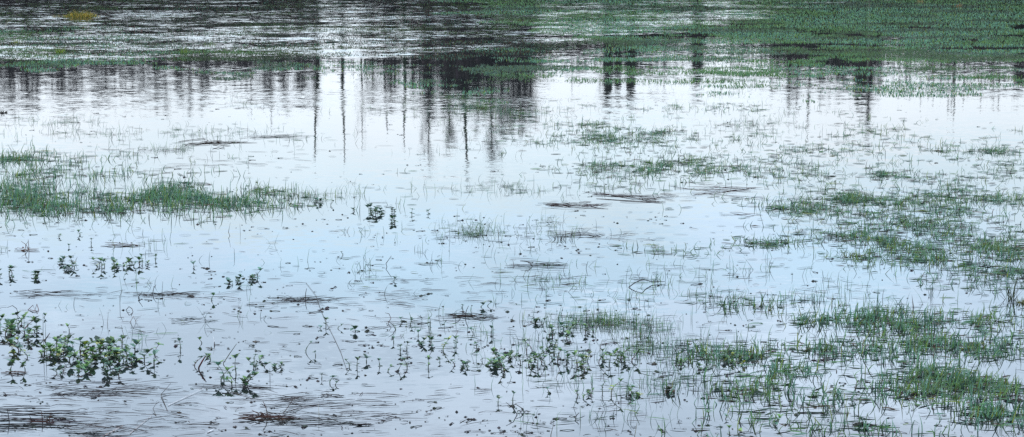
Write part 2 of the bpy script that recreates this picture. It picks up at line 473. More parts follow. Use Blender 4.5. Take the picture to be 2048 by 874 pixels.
# dead brown grass patches standing out of the far water
G = Grass()
for (cx, cy, rx, ry, n) in [(960, 30, 60, 5, 700), (1040, 42, 50, 4, 500), (860, 22, 60, 4, 250), (400, 68, 50, 4, 300), (520, 80, 60, 5, 400), (300, 90, 60, 5, 400), (440, 96, 50, 6, 400), (200, 108, 90, 5, 400),
                            (640, 38, 40, 3, 120), (1300, 78, 130, 4, 600), (1640, 37, 60, 3, 300), (1890, 92, 120, 6, 600), (2000, 118, 60, 5, 250), (1560, 104, 110, 6, 500), (1240, 92, 70, 6, 300), (1660, 80, 100, 4, 300), (1930, 62, 100, 3, 200), (620, 60, 200, 10, 200)]:
    P = scatter_patch(cx, cy, rx, ry * .7, int(n * .4))
    gx, gy = ground(P[:, 0], P[:, 1]); m = len(gx)
    G.put(*blades(gx, gy, rng.uniform(.015, .035, m), rng.uniform(.004, .007, m), np.abs(rng.normal(0, .6, m)), rng.normal(.2, .2, m), np.zeros(m),
                  np.array((.045, .026, .018)) * rng.uniform(.5, 1.5, (m, 1)) * rng.uniform(.9, 1.1, (m, 3)), S=2))
G.build('dead_grass', 'dark brown dead grass lying in streaks across the far water')

# ---- floating straws and crumbs over the open water
G = Grass()
n = 900
px, py = rng.uniform(-20, 2070, n * 3), rng.uniform(180, 880, n * 3)
k = rng.rand(n * 3) < np.where(py > 430, .55, np.where(px < 700, .25, .14))
px, py = px[k], py[k]
gx, gy = ground(px, py); m = len(gx)
lay_flat(G, gx, gy, (.015, .07), (.0014, .003), cols=np.array((.038, .034, .033)) * rng.uniform(.4, 1.5, (m, 1)))
for (cx, cy, rx, ry, n) in [(760, 590, 180, 24, 60), (600, 605, 120, 8, 70), (1050, 560, 200, 26, 70), (820, 640, 160, 10, 40), (340, 300, 200, 8, 40), (420, 330, 250, 22, 80), (150, 590, 190, 10, 50), (330, 590, 120, 8, 40), (1300, 395, 160, 14, 60), (1150, 470, 120, 16, 60), (560, 800, 220, 22, 90), (120, 790, 260, 26, 160), (160, 850, 280, 26, 150), (660, 830, 220, 22, 70), (480, 215, 120, 5, 20), (150, 180, 200, 14, 70), (60, 200, 120, 8, 40)]:
    P = scatter_patch(cx, cy, rx, ry, int(n * .6), clump=.2)
    gx, gy = ground(P[:, 0], P[:, 1])
    m = len(gx)
    lay_flat(G, gx, gy, (.03, .16), (.0014, .003), cols=np.array((.036, .033, .034)) * rng.uniform(.4, 1.5, (m, 1)), ang=rng.normal(0, .5, m))
G.build('floating_straw', 'scattered thin straws and blade ends lying flat on the open water', M_STRAW, 'straw')

mb = MB()
pts = []
for _ in range(9000):
    x, y = random.uniform(-10, 2060), random.uniform(190, 880)
    pr = .55 if y > 430 else .18
    if x > 1500: pr *= .8
    q = float(fbm(np.array([x / 170.]), np.array([y / 22.]))[0])
    if random.random() < pr * (.2 + 3.0 * max(0, q - .42)): pts.append((x, y))
for (x, y) in pts:
    gx, gy = ground(x, y)
    r = .0035 + .0085 * random.random() ** 2.4 + (random.uniform(.002, .008) if random.random() < .06 else 0)
    c = vary(random.choice([(.024, .024, .024), (.03, .024, .02), (.02, .032, .02), (.024, .02, .024)]), .35)
    for q in range(random.choice([1, 1, 1, 2, 3])):
        mb.flake((gx + random.gauss(0, .7) * r * (q > 0), gy + random.gauss(0, 1.2) * r * (q > 0), .0014), r * random.uniform(.6, 1.2), c, ex=random.uniform(.25, .7), thick=random.uniform(.15, .5))
    if random.random() < .45:                # a rag of stem
        a = random.gauss(0, .5) + (math.pi if random.random() < .5 else 0); L_ = r * random.uniform(1.5, 5)
        mb.tube([(gx, gy, .001), (gx + L_ * .5 * math.cos(a), gy + L_ * .5 * math.sin(a), .003), (gx + L_ * math.cos(a), gy + L_ * math.sin(a) + .3 * L_ * random.gauss(0, .5), .001)], r * .12, c, 3)
tag(mb.build('floating_debris', M_DEBRIS), 'dark crumbs of leaf and stem floating all over the open water', 'debris', None, 'stuff')

# ------------------------------------------------------------------ leafy water herbs
L_DARK = (.03, .065, .035); L_MID = (.07, .155, .06); L_LIT = (.13, .25, .07); L_YEL = (.25, .29, .04); L_TEAL = (.095, .20, .155)
ST_G = (.05, .075, .035); ST_R = (.09, .035, .03)
def sprig(fo, st, base, h, size, lean=(0, 0), nodes=2, cols=(L_DARK, L_MID, L_TEAL), stemcol=ST_G, top=5):
    base = Vector(base)
    a = random.uniform(0, 6.28)
    wob = Vector((random.uniform(-.12, .12) * h, random.uniform(-.12, .12) * h, 0))
    P = []
    for i in range(6):
        t = i / 5
        P.append(base + Vector((lean[0] * h * t * t, lean[1] * h * t * t, -.02 if i == 0 else h * t * (1 - .12 * t * abs(lean[0])))) + wob * math.sin(math.pi * t))
    st.tube(P, [.0013 + .0006 * size / .02] * 3 + [.001] * 3, vary(stemcol, .2), 5)
    for k in range(nodes):
        t = .25 + .55 * (k + random.uniform(-.2, .2)) / max(1, nodes)
        f = t * 5; i = min(4, int(f)); p = P[i].lerp(P[i + 1], f - i)
        aa = a + k * math.pi / 2 + random.uniform(-.3, .3)
        for s in (0, math.pi):
            if random.random() < .2: continue
            L = size * random.uniform(.5, .95)
            d = Vector((math.cos(aa + s), math.sin(aa + s), random.uniform(-.1, .6)))
            fo.leaf(p, d, L, L * random.uniform(.6, .85), vary(random.choice(cols)), fold=random.uniform(.1, .5), droop=random.uniform(.0, .4))
    for k in range(top):
        aa = a + k * 2 * math.pi / top + random.uniform(-.3, .3)
        L = size * random.uniform(.65, 1.1)
        d = Vector((math.cos(aa), math.sin(aa), random.uniform(.2, 1.7)))
        fo.leaf(P[-1], d, L, L * random.uniform(.6, .9), vary(random.choice(cols)), fold=random.uniform(.15, .6), droop=random.uniform(.05, .45))
    # young tip
    fo.leaf(P[-1], Vector((random.uniform(-.3, .3), random.uniform(-.3, .3), 1)), size * .5, size * .35, vary(cols[-1]), .5, .1)

def lone(x, y, hpx, lpx, label, lean=0.0, nodes=None, cols=(L_DARK, L_MID, L_TEAL), stemcol=ST_G, top=4, name='leafy_sprig', group='leafy sprigs rising singly from the water'):
    gx, gy = ground(x, y); s = ppm(y)
    root = tag(empty(name, (gx, gy, 0)), label, 'water plant', group)
    fo, st = MB(), MB()
    h = hpx / s * random.uniform(.7, 1.25); lean += random.gauss(0, .35)
    sprig(fo, st, (0, 0, 0), h * .8, random.uniform(.75, 1.25) * lpx / s, (lean, random.uniform(-.2, .2)), nodes if nodes is not None else max(1, int(h / .016)), cols, stemcol, top)
    st.build('stem', M_STEM, root); fo.build('foliage', M_LEAF, root)
    return root

def clump(x, y, rx, ry, n, hpx, lpx, label, cols=(L_DARK, L_MID, L_TEAL, L_MID), group='leafy plant clumps standing in the water', name='leafy_clump'):
    gx, gy = ground(x, y); s = ppm(y)
    root = tag(empty(name, (gx, gy, 0)), label, 'water plant', group)
    for i in range(max(2, int(n * .9))):
        t = random.uniform(0, 6.28); r = math.sqrt(random.random())
        X, Y = ground(x + r * rx * 1.2 * math.cos(t), y + r * ry * 1.25 * math.sin(t))
        X, Y = float(X), float(Y)
        h = random.uniform(hpx[0] * .4, hpx[1] * .72) / s
        fo, st = MB(), MB()
        sprig(fo, st, (0, 0, 0), h, lpx / s * random.uniform(.5, 1.25), (random.uniform(-.9, .9), random.uniform(-.6, .6)), random.choice([2, 3, 3, 4]), cols, random.choice([ST_G, ST_G, ST_R]), random.choice([4, 5, 6]))
        shoot = fo.build('shoot', M_LEAF, root, (X - gx, Y - gy, 0))
        st.build('stem', M_STEM, shoot)
    return root

YG = (L_MID, L_LIT, L_LIT, L_DARK, L_MID, L_YEL, L_DARK)
GR = (L_DARK, L_MID, L_TEAL, L_LIT)
DK = (L_DARK, L_DARK, L_MID, L_TEAL)
# the big mats at the lower left
clump(20, 655, 40, 14, 14, (10, 46), 16, 'tall leafy clump cut by the left edge of the photo, with a hooped stem', GR)
clump(62, 668, 20, 12, 7, (12, 38), 15, 'tall loose leafy clump just right of the one cut by the left edge', GR)
clump(30, 702, 14, 6, 4, (8, 30), 15, 'small clump with one yellow leaf beneath the clumps at the left edge', (L_TEAL, L_MID, L_YEL))
clump(84, 716, 30, 8, 8, (6, 24), 15, 'leftmost lobe of the big leafy mat, around a bright yellow leaf', YG)
clump(128, 705, 28, 16, 16, (14, 36), 15, 'tallest dense lobe of the big leafy mat, behind its yellow-green part', GR)
clump(190, 712, 38, 16, 22, (10, 30), 15, 'yellow-green heart of the big leafy mat at lower left', YG)
clump(222, 690, 20, 10, 7, (10, 24), 14, 'dark shoots at the back of the big leafy mat', GR)
clump(275, 716, 40, 13, 17, (8, 30), 15, 'right-hand lobe of the big leafy mat, dark green and arched', GR)
clump(128, 745, 14, 6, 4, (8, 24), 14, 'small front shoot below the tallest lobe of the big leafy mat', DK)
clump(163, 740, 14, 8, 6, (10, 28), 14, 'front shoots hanging below the middle of the big leafy mat', GR)
clump(222, 745, 18, 8, 6, (10, 28), 14, 'dark front shoots with one upright pointed leaf, below the yellow-green mat', DK)
lone(308, 728, 20, 18, 'single upright dark leaf shoot at the right end of the big leafy mat', 0, 1, DK, top=2)
lone(50, 742, 14, 14, 'pointed dark leaf shoot crossed by a brown stick, left of the big mat', .4, 0, DK, top=3)
lone(20, 742, 22, 12, 'pale forked sprig rising through a brown stick near the left edge', .3, 1, GR, top=4)
lone(138, 662, 14, 9, 'tiny bright looped shoot above the big leafy mat', 0, 0, (L_LIT, L_YEL), top=3)
# around the red stem
lone(388, 732, 28, 12, 'reddish-stemmed sprig immediately left of the red dead stem', 0, 3, DK, ST_R, 4)
clump(418, 716, 12, 4, 3, (8, 16), 12, 'small green tuft at the top of the red dead stem', GR)
clump(472, 762, 34, 8, 9, (14, 40), 14, 'leafy clump with a tall slanting reed, right of the red dead stem', GR)
lone(473, 748, 46, 13, 'tall thin sprig standing out of the clump right of the red dead stem', -.1, 2, GR, top=4)
clump(505, 728, 22, 8, 6, (8, 28), 10, 'airy branching sprigs just right of the clump with the slanting reed', GR)
lone(360, 700, 24, 11, 'tall single sprig in open water left of the white feather', 0, 2, DK, top=4)
lone(404, 686, 8, 11, 'tiny bushy shoot beside the white feather', 0, 1, GR, top=4)
lone(528, 734, 6, 9, 'tiny dark shoot over a long vertical straw', 0, 0, DK, top=3)
clump(553, 733, 12, 3, 4, (4, 9), 11, 'low flat dark clump at the end of a floating stick, centre left', DK)
# lone sprigs of the open foreground
lone(611, 703, 22, 9, 'tall slim sprig standing quite alone in open water, with a long bare stem', 0, 1, (L_TEAL, L_MID), top=4)
lone(631, 712, 8, 6, 'very small sprig at the foot of the tall slim lone sprig', 0, 1, DK, top=3)
lone(652, 652, 18, 8, 'sprig leaning on the long thin floating stem', 0, 2, DK, top=4)
lone(640, 657, 3, 9, 'flat dark leaf pair left of the long thin floating stem', 0, 0, DK, top=3)
lone(676, 657, 8, 8, 'forked little sprig with a dark floating leaf, right of the long thin stem', .3, 0, DK, top=3)
lone(711, 663, 6, 12, 'low bushy dark shoot alone between the long thin stem and the centre', 0, 1, DK, top=5)
lone(660, 766, 16, 8, 'candelabra-shaped sprig above the long floating straws', 0, 2, DK, top=4)
lone(671, 770, 5, 8, 'dark side shoot touching the candelabra-shaped sprig', .4, 0, DK, top=3)
lone(643, 758, 9, 8, 'small sprig just left of the candelabra-shaped sprig', 0, 1, DK, top=3)
lone(698, 734, 15, 8, 'smaller one of a close pair of sprigs below the end of the long thin stem', 0, 2, DK, top=3)
lone(714, 735, 24, 12, 'larger one of a close pair of sprigs below the end of the long thin stem', .1, 2, GR, top=5)
lone(733, 724, 8, 13, 'low dark four-leaved shoot right of the close pair', 0, 0, DK, top=5)
lone(760, 732, 14, 8, 'sprig with a bowed stem, first of the row leading to the centre clump', -.3, 1, DK, top=4)
lone(776, 742, 12, 9, 'low spreading sprig, second of the row leading to the centre clump', .3, 1, DK, top=4)
lone(796, 743, 18, 9, 'leaning sprig with bright tip, third of the row leading to the centre clump', .4, 2, GR, top=4)
lone(814, 735, 20, 9, 'upright pale sprig, fourth of the row leading to the centre clump', 0, 3, GR, top=4)
lone(787, 685, 10, 11, 'dark windmill-shaped shoot left of the twin sprigs', 0, 0, DK, top=4)
lone(800, 704, 14, 10, 'left one of twin sprigs in the middle of the foreground', 0, 3, DK, top=4)
lone(814, 700, 16, 9, 'right one of twin sprigs in the middle of the foreground', 0, 3, DK, top=4)
lone(803, 644, 9, 8, 'small sprig left of a bowed dead stalk, below the dark straw raft', 0, 1, DK, top=3)
lone(820, 650, 14, 9, 'bent dark sprig between the bowed stalk and the straw raft', .2, 2, DK, top=3)
lone(860, 650, 16, 8, 'sprig with a bent side twig, left end of the straw raft', .2, 2, DK, top=3)
lone(836, 672, 10, 9, 'leafless-looking sprig with a heart-shaped tip', -.2, 0, GR, top=3)
clump(846, 688, 12, 3, 4, (5, 14), 11, 'low arched dark clump left of the yellow curved stem', DK)
lone(864, 694, 22, 9, 'tall crooked sprig beside the yellow curved stem', .1, 2, GR, top=4)
lone(885, 700, 34, 10, 'tall sprig with a curved yellow-green stem', .25, 3, (L_LIT, L_MID, L_YEL), (.14, .19, .05), 4)
lone(856, 735, 22, 8, 'tall sprig under the yellow curved stem, beside a pair of dark leaves', .05, 2, GR, top=4)
lone(880, 725, 10, 8, 'small leaning sprig right of the pair of dark leaves', .3, 1, DK, top=3)
lone(912, 690, 16, 10, 'bushy sprig at the left end of the centre clump', 0, 2, DK, top=4)
lone(947, 668, 16, 9, 'sprig beneath the right end of the straw raft', 0, 2, DK, top=4)
lone(982, 668, 18, 10, 'tall dark sprig right of the straw raft, over a leaning reed', .1, 2, DK, top=3)
lone(924, 616, 9, 7, 'small sprig above the straw raft', 0, 1, DK, top=3)
lone(962, 614, 7, 10, 'dark two-leaved shoot above the right end of the straw raft', .2, 0, DK, top=3)
lone(975, 612, 8, 8, 'dark three-leaved shoot next to the two-leaved one above the raft', 0, 0, DK, top=3)
lone(953, 694, 10, 10, 'heart-leaved dark shoot between the raft and the centre clump', 0, 1, DK, top=3)
clump(918, 734, 26, 5, 6, (5, 16), 12, 'left arm of the centre clump, low and dark', DK)
clump(1008, 728, 28, 13, 15, (8, 30), 12, 'left dense lobe of the centre leafy clump', GR)
clump(1070, 718, 40, 14, 16, (8, 30), 11, 'middle scattered lobe of the centre leafy clump', GR)
clump(1130, 715, 32, 12, 11, (8, 26), 11, 'sparse lobe of dark leaf pairs, right of the middle of the centre clump', DK)
clump(1172, 730, 18, 14, 8, (12, 34), 12, 'upright yellow-green column in the centre leafy clump', YG)
clump(1222, 722, 34, 10, 13, (10, 32), 12, 'right-hand lobe of the centre leafy clump, with olive stems', GR)
clump(1082, 646, 12, 5, 5, (6, 18), 11, 'small dark clump alone at the upper left of the centre clump', DK)
clump(1120, 668, 22, 10, 8, (10, 28), 11, 'bushy clump among thin upright grass above the centre clump', GR)
clump(1176, 660, 10, 8, 4, (10, 24), 10, 'slender clump in thin upright grass, right of the bushy one', GR)
clump(1105, 690, 10, 3, 3, (5, 12), 10, 'tiny clump between the bushy clump and the centre clump', DK)
lone(1098, 785, 14, 8, 'tiny two-tier sprig alone below the centre clump', 0, 1, DK, top=3)
clump(1171, 790, 18, 5, 5, (8, 22), 10, 'low sprigs in a bunch below the upright yellow-green column', GR)
lone(1206, 786, 28, 9, 'tall stacked sprig left of the olive spike below the centre clump', 0, 4, GR, top=3)
lone(1223, 790, 34, 9, 'thick olive spike of leaves below the right lobe of the centre clump', 0, 5, (L_LIT, L_YEL, L_MID), (.12, .12, .04), 4)
clump(1250, 788, 18, 5, 5, (8, 24), 10, 'pale feathery sprigs right of the olive spike', (L_TEAL, L_MID, L_LIT))
clump(1268, 792, 8, 3, 4, (3, 9), 9, 'mossy green knob right of the pale feathery sprigs', YG)
clump(1342, 786, 12, 3, 5, (3, 9), 9, 'brown-green knob with a thin reed at the left of the near right grass', (L_DARK, (.06, .04, .02)))
lone(996, 808, 12, 9, 'bright low sprig alone on open water below the centre', 0, 1, GR, top=5)
lone(1026, 805, 20, 9, 'narrow sprig right of the bright low one, below the centre', 0, 2, GR, top=3)
lone(1420, 836, 14, 9, 'heart-leaved sprig, left of a pair near the bottom right of centre', 0, 1, GR, top=4)
lone(1451, 838, 7, 10, 'bushy sprig, right of a pair near the bottom right of centre', 0, 1, GR, top=5)
lone(1460, 868, 18, 9, 'pale sprig at the bottom edge below the pair', 0, 1, (L_LIT, L_MID), top=4)
lone(1478, 868, 6, 9, 'low yellow-green shoot at the bottom edge right of the pale sprig', .3, 0, (L_LIT, L_YEL), top=4)
lone(1550, 850, 22, 10, 'leaning sprig with a beaded stem near the bottom, right of centre', .5, 3, GR, top=3)
clump(1358, 726, 8, 3, 4, (4, 10), 9, 'light green button of leaves on open water left of the near right tussocks', (L_LIT, L_MID))
clump(1405, 728, 14, 14, 6, (10, 30), 9, 'leafy stalks mixed in grass at the left side of the near right grass', GR)
clump(1480, 722, 34, 8, 10, (6, 22), 9, 'bright yellow-green leafy mound inside the near right tussock', YG)
# farther ones
clump(738, 425, 42, 5, 11, (5, 18), 9, 'dark leafy clump alone on the water beyond the left grass band', DK)
lone(857, 428, 8, 8, 'single small shoot off to the right of the far dark clump', 0, 1, DK, top=3)
lone(824, 430, 11, 6, 'thin dark shoot close to the right of the far dark clump', 0, 2, DK, top=3)
clump(652, 407, 26, 4, 6, (4, 12), 8, 'sparse dark clump at the end of the left grass band', DK)
lone(578, 400, 6, 8, 'tiny dark shoot just past the tip of the left grass band', 0, 1, DK, top=3)
clump(790, 446, 14, 4, 4, (5, 12), 8, 'low straggling clump in front of the far dark clump', DK)
clump(130, 532, 24, 6, 8, (6, 20), 11, 'left leafy clump of the pair on the blue water at left', DK)
clump(252, 532, 56, 6, 17, (6, 22), 11, 'wide leafy clump on the blue water at left', GR)
clump(20, 552, 18, 5, 5, (6, 20), 11, 'dark clump at the left edge on the blue water', DK)
clump(60, 552, 16, 5, 4, (6, 18), 10, 'small dark clump between the left edge and the pair on the blue water', DK)
lone(311, 522, 12, 8, 'upright dark shoot at the right end of the wide clump', 0, 3, DK, top=3)
lone(388, 536, 10, 8, 'lone dark shoot on blue water right of the wide clump', 0, 2, DK, top=3)
clump(478, 560, 22, 8, 7, (8, 26), 11, 'straggling dark clump on blue water at centre left', DK)
lone(515, 556, 20, 11, 'tall dark leaf spike at the right of the straggling dark clump', .1, 2, DK, top=4)
lone(118, 475, 9, 7, 'small shoot on a thin vertical straw, left above the wide clump', 0, 2, DK, top=3)
lone(160, 470, 8, 7, 'dark shoot right of the thin vertical straw above the wide clump', 0, 2, DK, top=3)
lone(182, 489, 12, 8, 'branched dark shoot above the left part of the wide clump', .1, 2, DK, top=4)
lone(138, 494, 5, 8, 'stub of green leaves above the left clump of the pair', 0, 1, GR, top=3)
lone(423, 600, 16, 9, 'forked sprig standing alone on blue water above the white feather', .1, 1, DK, top=3)
lone(788, 563, 7, 8, 'small dark twin-leaved shoot in the middle of the open water', 0, 1, DK, top=3)
lone(686, 510, 9, 6, 'tiny sprig on the grey-blue water right of the centre-left clump', 0, 1, DK, top=3)
lone(88, 635, 5, 10, 'dark leaf rosette beside the hooped twig at left', .4, 0, DK, top=4)

# ------------------------------------------------------------------ tufts and tussocks
def tuft(name, label, x, y, wpx, hpx, n, cols, cat='grass tussock', group=None, arch=.5, wmm=(.004, .007), mound=0.0, lean=.55):
    gx, gy = ground(x, y); s = ppm(y)
    root = tag(empty(name, (gx, gy, 0)), label, cat, group)
    r = wpx / 2 / s; h = hpx / s
    X = rng.normal(0, r * .45, n); Y = rng.normal(0, min(r, .25) * .45, n)
    H = h * rng.uniform(.4, 1.25, n) * (1 - mound * np.clip(np.abs(X) / r, 0, 1))
    w = np.stack([np.array(c) for c in cols])[rng.randint(0, len(cols), n)] * rng.uniform(.7, 1.3, (n, 1))
    V, F, C = blades(X, Y, H, rng.uniform(*wmm, n), np.abs(rng.normal(0, lean, n)), rng.normal(arch, .15, n), np.zeros(n), w, S=4,
                     az=np.where(rng.rand(n) < .75, np.where(X > 0, 0, math.pi) + rng.normal(0, .6, n), rng.uniform(0, 6.28, n)))
    o = bpy.data.objects.new('blades', np_mesh('blades', V, F, M_GRASS, C)); COL.objects.link(o); o.parent = root
    # root crown of matted dead leaf
    if mound == 0 and n < 100: return root
    mb = MB()
    for i in range(max(8, n // 12)):
        mb.flake((random.gauss(0, r * .4), random.gauss(0, min(r, .2) * .4), random.uniform(.001, .2 * h)), random.uniform(.10, .22) * h, vary((.05, .04, .02), .4), thick=.5)
    mb.build('root_crown', M_DEBRIS, root)
    return root
GOLD = [(.40, .27, .03), (.30, .21, .025), (.12, .12, .02), (.48, .36, .07), (.05, .08, .02), (.09, .13, .02), (.10, .12, .02)]
tuft('grass_tussock', 'yellow-green tussock mound on the rippled far water at upper left', 160, 34, 68, 19, 900, GOLD, arch=.4, wmm=(.006, .010), mound=.7, lean=.7)
tuft('grass_tussock', 'thin straw-coloured tussock edge just left of the yellow-green mound', 112, 33, 24, 7, 60, [(.3, .25, .14), (.12, .14, .06)], wmm=(.004, .007))
tuft('grass_tuft', 'bright lime tuft of grass in the dark green patch at upper left', 120, 106, 18, 13, 60, [(.2, .27, .03), (.12, .2, .03)], 'grass tuft', wmm=(.004, .006), arch=.12, lean=.35)
tuft('grass_tuft', 'bright lime tuft of grass right of the other one at upper left', 368, 106, 20, 12, 60, [(.16, .24, .05), (.1, .17, .04)], 'grass tuft', wmm=(.004, .006), arch=.12, lean=.35)
tuft('grass_tuft', 'pale green tuft of grass between the brown streaks at upper left', 417, 91, 22, 8, 40, [(.14, .2, .08)], 'grass tuft', wmm=(.004, .006), arch=.12, lean=.35)
tuft('grass_tuft', 'yellowish tuft beside a brown clod near the left edge, upper left', 33, 86, 22, 9, 50, [(.2, .22, .04), (.1, .14, .04)], 'grass tuft', wmm=(.004, .006), arch=.15)
tuft('grass_tuft', 'orange-brown dry tuft at the very top of the far right grass', 1840, 4, 14, 7, 26, [(.26, .14, .05), (.2, .15, .07)], 'grass tuft', wmm=(.005, .008), arch=.15, lean=.5)
tuft('grass_tuft', 'orange-brown dry tuft right of its twin in the far right grass', 1918, 13, 13, 8, 24, [(.26, .13, .05), (.2, .14, .07)], 'grass tuft', wmm=(.005, .008), arch=.15, lean=.5)
DKG = [(.03, .05, .025), (.05, .075, .03), (.022, .03, .02)]
tuft('sedge_tuft', 'dark spiky sedge leaning right at the right edge', 2020, 598, 30, 52, 22, DKG, 'sedge', arch=.04, wmm=(.003, .005), lean=.5)
tuft('sedge_tuft', 'pair of dark upright sedge blades left of the spiky sedge', 1862, 590, 10, 26, 5, DKG, 'sedge', arch=.03, wmm=(.002, .004), lean=.2)
tuft('sedge_tuft', 'olive clump of stubby blades cut by the right edge', 2046, 606, 24, 14, 30, [(.1, .1, .02), (.06, .07, .02)], 'sedge', arch=.1, wmm=(.003, .006))
tuft('dead_tuft', 'curled dead grass tuft arching over a floating stick right of centre', 1117, 478, 42, 22, 24, [(.05, .05, .035), (.03, .035, .03)], 'grass tuft', arch=.38, wmm=(.002, .0035), lean=.5)
tuft('dead_tuft', 'dark drowned clump cut by the left edge below the tree reflections', 2, 226, 26, 9, 90, [(.02, .018, .015), (.03, .03, .02)], 'grass tuft', arch=.35, wmm=(.005, .009), mound=.6, lean=.7)
tuft('grass_tuft', 'green tuft with a fallen yellow blade at the near edge of the right meadow', 1700, 512, 36, 15, 40, [(.15, .19, .03), (.06, .1, .04)], 'grass tuft', arch=.3, wmm=(.002, .004), lean=.6)

# ------------------------------------------------------------------ rafts of dead reed and loose stems
def stem_line(mb, x0, y0, x1, y1, r, col, z=(.001, .005), wob=.03, n=7):
    a, b = Vector((*map(float, ground(x0, y0)), 0)), Vector((*map(float, ground(x1, y1)), 0))
    L = (b - a).length; s = (b - a).cross(Vector((0, 0, 1))).normalized()
    w1, w2 = random.gauss(0, wob) * L, random.gauss(0, wob * .5) * L
    P = []
    for i in range(n):
        t = i / (n - 1)
        p = a.lerp(b, t) + s * (w1 * math.sin(math.pi * t) + w2 * math.sin(2 * math.pi * t))
        p.z = random.uniform(*z); P.append(p)
    mb.tube(P, [r * .6] + [r] * (n - 2) + [r * .4], col, 5)
def raft(label, x, y, length, spread, n, col, r=(.001, .0022), lean=0.0, legs=0, heap=0, taper=1.0, z=(.001, .006), cat='straw raft', name='reed_raft', group='rafts of dead stems floating on the water'):
    mb = MB(); s = ppm(y)
    for i in range(max(3, int(n * .30))):
        L = length * random.uniform(.15, .9)
        cx = x + random.uniform(-.5, .5) * (length - L) * taper + random.gauss(0, length * .03)
        cy = y + random.gauss(0, spread * .62) + lean * (cx - x)
        dy = (lean + random.gauss(0, .045)) * L / 2
        stem_line(mb, cx - L / 2, cy - dy, cx + L / 2, cy + dy, random.uniform(*r) * .74, vary(col, .4), z)
    for i in range(int(heap * .22)):
        gx, gy = ground(x + random.gauss(0, length * .11), y + random.gauss(0, spread * .4))
        mb.flake((gx, gy, random.uniform(.001, .012)), random.uniform(.004, .012), vary(col, .4), thick=.7)
    for i in range(legs):       # broken stalks sticking up at an angle
        px = x + random.uniform(-.25, .25) * length
        gx, gy = ground(px, y + random.gauss(0, 3)); a = random.uniform(-1.1, .4); L = random.uniform(.02, .06)
        mb.tube([(gx, gy, -.02), (gx + math.sin(a) * L * .6, gy, .6 * L * math.cos(a)), (gx + math.sin(a * 1.3) * L, gy + .01, L * math.cos(a))], [.0018, .0015, .001], vary(col, .3), 5)
    o = mb.build(name, M_STRAW)
    return tag(o, label, cat, group)
BR = (.06, .034, .028); DB = (.03, .025, .024); GB = (.038, .037, .038)
raft('brown raft of broken reed stalks with a reddish heap, near the bottom left of centre', 535, 838, 150, 8, 44, BR, (.0012, .0024), .03, 4, 22, .8, (.001, .010))
raft('long dark stems trailing right from the reddish reed heap', 625, 840, 220, 9, 34, GB, (.0008, .0018), .05)
raft('loose fan of thin straws above the reddish reed heap', 600, 804, 230, 9, 20, GB, (.0007, .0015), -.03)
raft('thick mat of dark straws cut by the left edge at the bottom', 50, 845, 260, 24, 70, GB, (.001, .0024), -.01, 3)
raft('brown crumpled stick with bark lying in the straw mat at bottom left', 100, 842, 90, 3, 10, BR, (.002, .0036), -.02, 2, 14)
raft('thin straws spread in front of the big leafy mat', 200, 775, 300, 10, 26, GB, (.0007, .0016), .02)
raft('straw bundle at the bottom edge left of the reed heap', 230, 866, 200, 8, 26, GB, (.001, .002), 0)
raft('thin straws caught under the clump with the slanting reed', 470, 776, 190, 7, 20, GB, (.0007, .0016), .02)
raft('dark straw raft between the centre clump and the open blue water', 945, 635, 110, 7, 34, DB, (.001, .0024), .03, 2)
raft('thin straws to the left of the dark straw raft', 790, 655, 130, 6, 14, DB, (.0008, .0016), .0, 1, 5)
raft('dark driftwood-like raft on white water beyond the left grass', 430, 284, 160, 6, 34, (.04, .026, .022), (.0014, .0028), -.03, 3, 12)
raft('fine dark stems trailing right from the driftwood-like raft', 560, 272, 150, 4, 18, GB, (.0012, .002), -.03)
raft('reddish straw raft right of centre, the nearer of three', 1150, 412, 150, 7, 44, (.05, .03, .03), (.001, .0026), 0)
raft('reddish slanting straw raft right of centre, the longest of three', 1255, 394, 170, 8, 44, (.05, .03, .03), (.001, .0024), .05)
raft('reddish thin straw raft reaching the right meadow, the farthest of three', 1450, 380, 200, 8, 34, (.06, .03, .032), (.001, .0022), .03)
raft('single reddish sheaf below the farthest straw raft', 1490, 430, 110, 4, 10, (.065, .034, .032), (.001, .002), .06)
raft('dark sticks floating under the curled dead tuft', 1150, 470, 130, 6, 22, DB, (.001, .002), .03, 3)
raft('long grey-brown straws floating in the middle of the open water', 600, 600, 150, 5, 30, DB, (.0008, .0018), -.02, 1, 5)
raft('dark sticks in the middle of the open water, right of the small twin-leaved shoot', 1075, 530, 140, 5, 20, DB, (.001, .002), .01, 2, 8)
raft('brown stick with a raised broken end at the left, above the blue water clumps', 50, 499, 60, 3, 8, (.10, .045, .03), (.0015, .003), .02, 3, 10)
raft('thin brown sticks above the wide clump on blue water', 245, 492, 100, 4, 14, (.075, .04, .035), (.001, .0022), .02, 1, 6)
raft('brown stick lying through the pale forked sprig near the left edge', 30, 747, 66, 2, 5, (.09, .06, .05), (.0015, .003), .0)
raft('dark weed mat floating near the bottom in the near right grass', 1725, 850, 60, 6, 20, (.025, .025, .02), (.0015, .003), .05, 1, 24)
raft('line of dark straws on the blue water at left', 330, 590, 150, 6, 20, DB, (.0008, .0018), .01, 1, 4)
raft('dark straws on the blue water near the left edge', 90, 588, 170, 6, 18, DB, (.0008, .0018), -.02)
raft('faint straw line above the white feather', 390, 645, 110, 4, 16, GB, (.0008, .0016), -.03)
raft('sticks at the left edge among the tall leafy clumps', 20, 688, 90, 4, 10, (.06, .045, .04), (.001, .002), .05)
raft('single dark stick floating right of the reddish reed heap', 725, 850, 56, 1.5, 4, DB, (.0012, .0024), 0)
raft('dark stick floating above the long trailing stems', 660, 792, 58, 1.5, 3, DB, (.0012, .0024), .08)
raft('dark stick with bark flakes at the bottom right of centre', 1045, 824, 40, 2, 6, DB, (.0012, .0026), 0, 2, 5)

